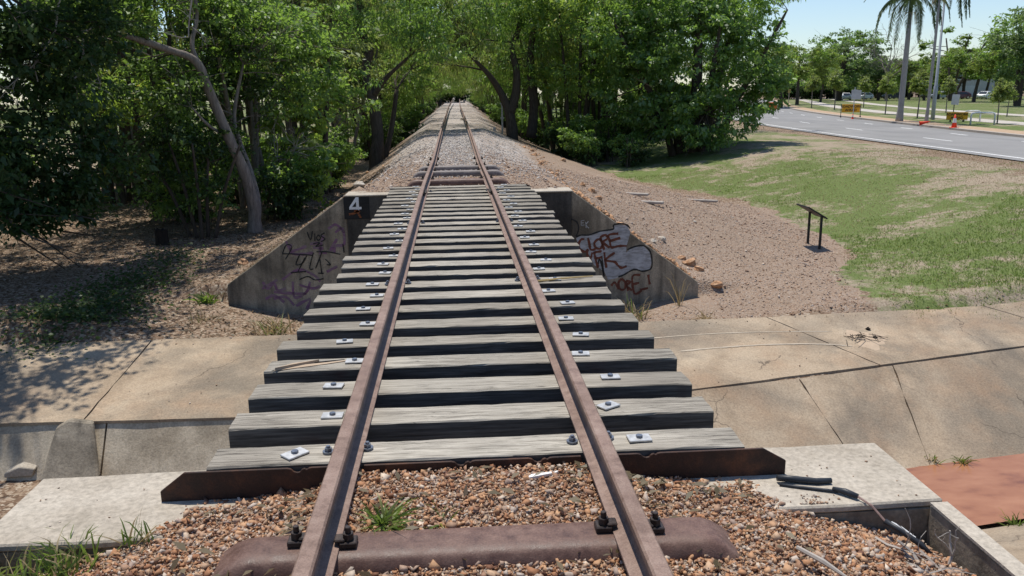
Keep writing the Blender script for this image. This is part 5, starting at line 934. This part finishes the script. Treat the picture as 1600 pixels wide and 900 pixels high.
# ------------------------------------------------------------------ road, kerb, paths
RN = [(14.5, -30), (17.6, 8), (19.0, 27), (22, 60), (28, 90), (38, 125), (53, 165), (73, 220)]
RF = [(21, -30), (24.4, 8), (26.2, 30), (32.0, 62), (38.8, 91), (49.5, 125), (64, 164), (83, 217)]
def resamp(pl, n=90):
    P = np.array(pl, float); t = np.linspace(0, len(P)-1, n); out = []
    for tt_ in t:
        i = min(int(tt_), len(P)-2); u = tt_-i; a0, a1, a2, a3 = P[max(i-1, 0)], P[i], P[i+1], P[min(i+2, len(P)-1)]; out.append(.5*(2*a1+(a2-a0)*u+(2*a0-5*a1+4*a2-a3)*u*u+(3*a1-a0-3*a2+a3)*u**3))
    return np.array(out)
rn, rf = resamp(RN), resamp(RF); tg = np.gradient(rf, axis=0); wdir = unit(np.c_[tg[:, 1], -tg[:, 0]])
def strip(name, a_, b_, z, mat, kind='structure', thick=0, label=None):
    n = len(a_); V = np.concatenate([np.c_[a_, np.full(n, z)], np.c_[b_, np.full(n, z)]]); Fq = np.array([(i, i+1, n+i+1, n+i) for i in range(n-1)])
    if thick:
        mb = MB(); mb.loft([[(*a_[i], z-thick), (*a_[i], z), (*b_[i], z), (*b_[i], z-thick)] for i in range(n)]); o = mb.build(name, mat)
    else: o = np_mesh(name, V, Fq[:, ::-1], mat)
    return tag(o, label, None, kind=kind)
RZ = -.955
strip('road', rn, rf, RZ, M['asphalt']); pass
strip('edge_line', rn+wdir*.55, rn+wdir*.69, RZ+.004, M['line'])
def dashes(name, frac, lo, hi, dl, gap, wd, label):
    mid = rn+(rf-rn)*frac; L = np.concatenate([[0], np.cumsum(np.linalg.norm(np.diff(mid, axis=0), axis=1))]); mb = MB(); s_ = lo
    f = lambda q: np.array([np.interp(q, L, mid[:, 0]), np.interp(q, L, mid[:, 1])])
    while s_ < hi:
        p, q = f(s_), f(s_+dl); d = unit(q-p); sN = np.array([-d[1], d[0]])*wd/2; mb.add([(*(p+sN), RZ+.005), (*(p-sN), RZ+.005), (*(q-sN), RZ+.005), (*(q+sN), RZ+.005)], [(0, 1, 2, 3)]); s_ += dl+gap
    tag(mb.build(name, M['line']), label, kind='structure')
dashes('centre_dashes', .42, 10, 190, 3.0, 8.5, .13, 'white centre dashes on the grey road'); dashes('lane_dashes', .80, 12, 190, 2.0, 5.5, .14, 'white lane dashes near the far kerb')
strip('kerb', rf, rf+wdir*.35, RZ+.12, M['kerb'], thick=.2); strip('dirt_verge', rf+wdir*.35, rf+wdir*1.9, RZ+.115, M['verge'])
strip('verge_grass', rf+wdir*1.9, rf+wdir*5.2, RZ+.10, M['ground']); strip('footpath', rf+wdir*5.2, rf+wdir*7.4, RZ+.115, M['path'])
strip('grass_strip', rf+wdir*7.4, rf+wdir*12.5, RZ+.10, M['ground']); strip('far_footpath', rf+wdir*12.5, rf+wdir*14.4, RZ+.115, M['path'])
strip('park_lawn', rf+wdir*14.4, rf+wdir*120, RZ+.09, M['ground'])
for nm in ('verge_grass', 'grass_strip', 'park_lawn'):
    o = bpy.data.objects[nm]; at_ = o.data.color_attributes.new('mask', 'FLOAT_COLOR', 'POINT'); c_ = np.tile([1, 0, .72 if nm != 'park_lawn' else .78, 1], (len(o.data.vertices), 1)).astype(np.float32); at_.data.foreach_set('color', c_.ravel())
GZ = RZ+.1
# ------------------------------------------------------------------ far side of the road
def on_park(px, py): return at_z(px, py, GZ)
def base_at(px, dist): q = at_y(px, 150, dist); return q[0], q[1]
for k, (px, py, h, lb) in enumerate([(1268, 168.5, 4.8, 'leftmost yellow green sapling on the grass beyond the road'), (1303.6, 171.5, 5.0, 'second rounded sapling from the left beyond the road'), (1383, 178.5, 4.2, 'thin brownish sapling left of the tall palm'), (1433, 184.5, 4.2, 'grey green sapling between the two palms'), (1558, 193.5, 3.2, 'low spreading sapling right of the white hoops'), (1573, 182, 3.0, 'small bushy sapling at the far right of the lawn'), (1349, 168, 4.3, 'olive sapling right of the white sign'), (1478, 176, 3.8, 'pale green sapling behind the lamp post')]):
    q = on_park(px, py); place('sapling', q[0], q[1], h, lb, None, 'sapling', z=GZ)
for key, px, dist, h, wx, lb in [('park0', 1283, 150, 7.5, 1.2, 'low yellow green tree in front of the dome tree'), ('park1', 1372, 160, 8, 1.3, 'grey green tree in front of the bare tree'), ('park0', 1466, 165, 8, 1.3, 'yellow green tree behind the lamp post'), ('park1', 1505, 170, 9.5, 1.3, 'grey green tree in front of the grey building'), ('park0', 1540, 172, 9, 1.3, 'green tree behind the parked white car at the right'), ('dome', 1312, 165, 14.5, 1.0, 'great dome shaped tree beyond the park'), ('park0', 1245, 128, 9.5, 1.15, 'yellow green tree beyond the road next to the broad tree'), ('park0', 1222, 112, 9, 1.0, 'yellow green tree partly hidden behind the broad tree'), ('park1', 1352, 178, 9.5, 1.3, 'grey green spreading tree right of the dome tree'), ('park1', 1420, 165, 9, 1.2, 'grey green tree behind the tall palm trunk'), ('park0', 1445, 150, 8.5, 1.1, 'bright yellow green tree between palm and lamp post'), ('open', 1488, 140, 13.2, 1.1, 'tall open crowned tree right of the lamp post'), ('park0', 1522, 128, 9.0, 1.25, 'broad green park tree with a thick dark trunk'), ('park1', 1558, 150, 12.5, 1.2, 'tall dark tree at the right behind the park'), ('park1', 1592, 98, 12.5, 1.1, 'big dark shade tree at the right edge of the lawn'), ('park1', 1660, 105, 13, 1.2, 'dark shade tree just outside the right edge'), ('park0', 1405, 185, 8.5, 1.2, 'low green tree behind the bare tree')]:
    x, y = base_at(px, dist); place(key, x, y, h, lb, None, 'tree', z=GZ, wx=wx)
for k, px in enumerate(range(1225, 1720, 38)):
    d = 205+rnd.uniform(-12, 20); x, y = base_at(px+rnd.uniform(-8, 8), d); place('park1' if k % 3 else 'park0', x, y, rnd.uniform(8.5, 11), ('grey green' if k % 3 else 'yellow green')+' tree in the distant row behind the parked cars', 'distant tree row behind the park', 'tree', z=GZ, wx=1.3)
for k, px in enumerate(range(1215, 1640, 13)):
    d = 196+rnd.uniform(-4, 8); x, y = base_at(px, d); place('bush', x, y, rnd.uniform(4.5, 6.5), 'dark bush in the distant hedge behind the parked cars', 'distant bushes behind the parked cars', 'bush', z=GZ, wx=1.2)
# bare tree
x, y = base_at(1385, 150); b = np.array([x, y, GZ]); bt = empty('bare_tree', b, 0, 'leafless grey tree against the sky left of the tall palm', 'tree'); mb = MB(); mb.tube([(0, 0, -.2), (.1, 0, 3), (.0, .1, 6)], [.3, .24, .18], 7)
for k in range(9): branchy(mb, (0, 0, 3.5+k*.35), (rnd.gauss(0, .5), rnd.gauss(0, .3), .9), 4.2, .10, 4, 600+k, .42, 3)
mb.build('trunk', M['bark'], bt)
# palms
def palm(px, py, h, r_, label, seed, crown_px=None):
    b = on_park(px, py); g = np.random.default_rng(seed); root = empty('palm_tree', b, 0, label, 'palm'); mb = MB()
    mb.tube([(0, 0, -.1), (0, 0, .3), (.02, 0, .9), (.04, 0, h*.4), (.06, 0, h*.75), (.07, 0, h)], [r_*1.35, r_*1.25, r_*.98, r_*.95, r_*.8, r_*.62], 12); mb.build('trunk', M['palm_bark'], root, smooth=True)
    mb = MB(); mb.tube([(.07, 0, h-.05), (.07, 0, h+.4), (.07, 0, h+1.3)], [r_*.72, r_*.66, r_*.3], 10); mb.build('crownshaft', M['frond'], root, smooth=True)
    L = 3.9
    for k in range(16):
        az = k*2.4+g.normal(0, .15); el = g.uniform(-.15, 1.15); n = 14; p = np.array([.07, 0, h+1.05]); e = el; pts = [p.copy()]
        for j in range(n): e = max(e-.15-.04*(1-el), -1.42); p = p+np.array([math.cos(az)*math.cos(e), math.sin(az)*math.cos(e), math.sin(e)])*L/n; pts.append(p.copy())
        pts = np.array(pts); C, D, N, LL_ = [], [], [], []
        for j in range(1, n+1):
            d = unit(pts[j]-pts[j-1]); sd_ = unit(np.cross(d, (0, 0, 1)))
            for m_ in range(5):
                q = pts[j-1]+(pts[j]-pts[j-1])*m_/5
                for sg in (-1, 1): l_ = .5*math.sin(math.pi*(j/n)**.7*.93+.15)+.1; dd = unit(sd_*sg+d*.5+np.array([0, 0, -1.0])+g.normal(0, .15, 3)); C.append(q+dd*l_/2); D.append(dd); N.append(d+g.normal(0, .2, 3)); LL_.append(l_)
        V, Fq = leaf_geo(np.array(C), np.array(D), np.array(N), np.array(LL_), np.full(len(C), .055)); fr = np_mesh('frond', V, Fq, M['frond'], root); mb = MB(); mb.tube(pts, list(np.linspace(.04, .008, len(pts))), 5); mb.build('frond_stem', M['frond'], fr)
    mb = MB()
    for k in range(10): a_ = g.uniform(0, 6.28); mb.tube([(.07, 0, h), (.07+.35*math.cos(a_), .35*math.sin(a_), h-.1), (.07+.5*math.cos(a_), .5*math.sin(a_), h-.9)], [.03, .02, .008], 4)
    mb.build('seed_stalks', M['gold'], root)
palm(1405, 189.5, 7.55, .205, 'stout grey royal palm beyond the road, the left one of two', 1)
palm(1447, 193, 8.35, .10, 'taller thin trunked palm beside the lamp post', 2)
# lamp post
b = on_park(1457, 187); lp = empty('lamp_post', b, 0, 'pale blue grey street lamp post right of the thin palm', 'lamp post'); mb = MB(); mb.tube([(0, 0, -.1), (0, 0, 2.4), (0, 0, 2.45), (0, 0, 8.6)], [.15, .14, .11, .07], 10); mb.build('pole', M['lamp_grey'], lp, smooth=True)
mb = MB(); mb.tube([(0, 0, 8.4), (-.7, -.1, 8.75), (-1.6, -.2, 8.9)], [.04, .035, .03], 6); mb.build('arm', M['lamp_grey'], lp); mb = MB(); mb.box((-1.85, -.23, 8.9), (.6, .22, .12)); mb.build('lamp_head', M['lamp_grey'], lp, bevel=.03)
# road work signs
YAWV = lambda q: -math.atan2(q[0], q[1])
def frame_sign(px, py, w_, h_, zb, label, lines, sz, name='road_sign', legs=True, wheels=False):
    b = on_park(px, py); r0 = empty(name, b, YAWV(b)*.8, label, 'sign'); mb = MB(); mb.box((0, 0, zb+h_/2), (w_, .04, h_)); mb.build('panel', M['yellow'], r0, bevel=.01)
    for sg in (-1, 1):
        mb = MB(); xx = sg*(w_/2+.05) if not wheels else sg*w_*.3; mb.box((xx, .04, (zb+h_)/2), (.05, .05, zb+h_)); mb.box((xx, .02, .06), (.07, .5, .12)); mb.build('leg', M['black'], r0)
    for k, ln in enumerate(lines): text('lettering', ln, sz, M['black'], r0, (0, -.024, zb+h_*(.71-.44*k)), (R(90), 0, 0), .006, .003)
frame_sign(1328.5, 183.5, 1.42, .66, .42, 'yellow roadwork sign on a black frame behind the white sign', ['ROADWORK', 'AHEAD'], .27)
frame_sign(1494.5, 190.5, 1.32, .52, .14, 'yellow roadwork sign low to the ground behind the striped cone', ['ROADWORK', 'AHEAD'], .23, wheels=True)
def post_sign(px, py, ph, boards, label, mat='white_dull', post='white_dull', tilt=0):
    b = on_park(px, py); r0 = empty('post_sign', b, YAWV(b)*.8, label, 'sign'); mb = MB(); mb.box((0, .03, ph/2), (.06, .06, ph)); o = mb.build('post', M[post], r0)
    for (x, z, w_, h_) in boards: mb = MB(); mb.box((x, 0, z), (w_, .02, h_), ry=tilt); mb.build('board', M[mat], r0, bevel=.004)
post_sign(1332.5, 184.5, 2.45, [(.12, 1.85, .75, .72), (.0, 2.1, .45, .3)], 'pale grey square sign on a white post with a red base'); post_sign(1488.5, 187, 1.8, [(.05, 1.45, .5, .74)], 'plain pale sign board on a dark post above the low yellow sign', 'white_dull', 'black', .06)
def cone(px, py, h, label, name='traffic_cone', lying=False):
    b = on_park(px, py); r0 = empty(name, b, 0, label, 'cone'); s_ = h/.75
    mb = MB(); mb.box((0, 0, .02*s_), (.38*s_, .38*s_, .04*s_)); mb.build('base', M['red'], r0, bevel=.01); mb = MB(); mb.tube([(0, 0, .03*s_), (0, 0, .75*s_)], [.15*s_, .03*s_], 12); mb.build('body', M['red'], r0, smooth=True)
    if not lying: mb = MB(); mb.tube([(0, 0, .3*s_), (0, 0, .55*s_)], [.108*s_, .073*s_], 12, cap=False); mb.build('band', M['white'], r0, smooth=True)
    else: r0.rotation_euler = (R(78), 0, R(60)); r0.location.z += .14
    return r0
cone(1490.5, 200, .78, 'upright red traffic cone with a white band at the roadside'); cone(1332, 186, .42, 'small red cone at the foot of the white sign post'); cone(1436, 196.5, .62, 'red traffic cone lying on its side left of the thin palm', lying=True)
def hoop(px, py, w_, h_, label):
    b = on_park(px, py); mb = MB(); r_ = .18; pts = [(-w_/2, 0, -.05), (-w_/2, 0, h_-r_)]+[(-w_/2+r_-r_*math.cos(a_), 0, h_-r_+r_*math.sin(a_)) for a_ in (.5, 1.0, 1.57)]+[(w_/2-r_+r_*math.sin(a_), 0, h_-r_+r_*math.cos(a_)) for a_ in (0, .57, 1.07)]+[(w_/2, 0, h_-r_), (w_/2, 0, -.05)]
    mb.tube(pts, .055, 8); o = mb.build('hoop_rail', M['white'], smooth=True); o.location = tuple(b); o.rotation_euler = (0, 0, YAWV(b)*.6); tag(o, label, 'hoop rail', 'white hoop rails on the footpath')
hoop(1534.5, 195, 1.35, .75, 'nearer white tubular hoop rail beside the low yellow sign'); hoop(1518, 190, 1.0, .72, 'farther white tubular hoop rail, partly behind the nearer hoop')
# small things at the road's far end
b = on_park(1232, 163); r0 = empty('small_sign', b, 0, 'small tan sign on a thin post far along the road', 'sign'); mb = MB(); mb.box((0, 0, 1.1), (.09, .09, 2.2)); mb.build('post', M['twig'], r0); mb = MB(); mb.box((0, -.06, 2.1), (.45, .04, .6)); mb.build('board', M['gold'], r0)
b = at_y(1203, 161, 100); r0 = empty('road_barrier', (b[0], b[1], -.9), 0, 'orange plastic road barrier seen through the leaves by the broad tree', 'barrier'); mb = MB(); mb.prism([(-.9, -.25, 0), (-.9, -.1, .3), (-.9, -.08, .9), (-.9, .08, .9), (-.9, .1, .3), (-.9, .25, 0)], (1.8, 0, 0)); mb.build('body', M['orange'], r0, bevel=.03)
# ------------------------------------------------------------------ parked cars and a building
def car(px, dist, rz, body, label):
    x, y = base_at(px, dist); r0 = empty('parked_car', (x, y, GZ+.02), rz, label, 'car', 'cars parked behind the park'); L, Wd = 4.4, 1.76
    side = [(-2.2, .35), (-2.18, .72), (-2.0, .86), (-1.2, .93), (-.55, 1.38), (-.2, 1.46), (1.0, 1.45), (1.55, 1.3), (2.05, .98), (2.18, .8), (2.2, .35), (1.75, .22), (-1.75, .22)]
    mb = MB(); rings = []
    for yy_, k in ((-Wd/2, .93), (-Wd/2+.1, 1), (Wd/2-.1, 1), (Wd/2, .93)): rings.append([(a_*(.985 if k < 1 else 1), yy_*(.82 if b_ > 1 else 1), .22+(b_-.22)*(k if b_ > 1.2 else 1)) for a_, b_ in side])
    mb.loft(rings); mb.build('body', M[body], r0, bevel=.03, autos=40)
    mb = MB()
    for sg in (-1, 1): mb.prism([(-1.02, sg*.80, .98), (-.5, sg*.735, 1.33), (.95, sg*.735, 1.35), (1.6, sg*.80, 1.0)], (0, sg*.05, -.0))
    mb.prism([(-1.22, -.66, .97), (-1.22, .66, .97), (-.62, .6, 1.36), (-.62, -.6, 1.36)], (-.05, 0, .03)); mb.prism([(1.95, -.62, 1.05), (1.95, .62, 1.05), (1.62, .58, 1.3), (1.62, -.58, 1.3)], (.05, 0, .03)); mb.build('window', M['glass'], r0)
    for sx in (-1.38, 1.38):
        for sg in (-1, 1): mb = MB(); mb.tube([(sx, sg*.68, .32), (sx, sg*.9, .32)], .32, 16); w_ = mb.build('wheel', M['tyre'], r0, bevel=.03); mb = MB(); mb.tube([(sx, sg*.885, .32), (sx, sg*.915, .32)], .2, 12); mb.build('rim', M['galv'], w_)
    for sg in (-1, 1): mb = MB(); mb.box((-2.14, sg*.62, .74), (.1, .36, .13)); mb.build('headlight', M['lamp'], r0, bevel=.02)
for px, d, rz, bd, lb in [(1322, 172, 1.2, 'carwhite', 'white car parked behind the pale grey sign'), (1350, 176, .5, 'carwhite', 'white car parked right of the pale grey sign'), (1394, 178, .3, 'cardark', 'dark car parked in the shade left of the tall palm'), (1470, 168, .2, 'carsilver', 'silver car parked behind the pale sign board'), (1498, 160, .1, 'carred', 'maroon car parked left of the thick park trunk'), (1538, 158, .7, 'carwhite', 'white car parked right of the thick park trunk'), (1455, 175, .2, 'cardark', 'dark car parked behind the lamp post')]: car(px, d, rz, bd, lb)
x, y = base_at(1502, 190); bd = empty('park_building', (x, y, GZ), -.35, 'grey building with a white roof half hidden behind the park trees', 'building')
mb = MB(); mb.box((0, 3, 3), (16, 6, 6)); mb.build('wall', M['wall'], bd); mb = MB(); mb.prism([(-8.5, -.6, 6.0), (-8.5, 3, 7.2), (-8.5, 6.6, 6.0)], (17, 0, 0)); mb.build('roof', M['roofw'], bd)
mb = MB(); mb.box((2.0, -.03, 1.3), (3.0, .06, 2.6)); mb.build('garage_door', M['white_dull'], bd, bevel=.01)
for k in range(3): mb = MB(); mb.box((-5+k*3, -.03, 4.3), (1.4, .06, 1.1)); mb.build('window', M['glass'], bd)
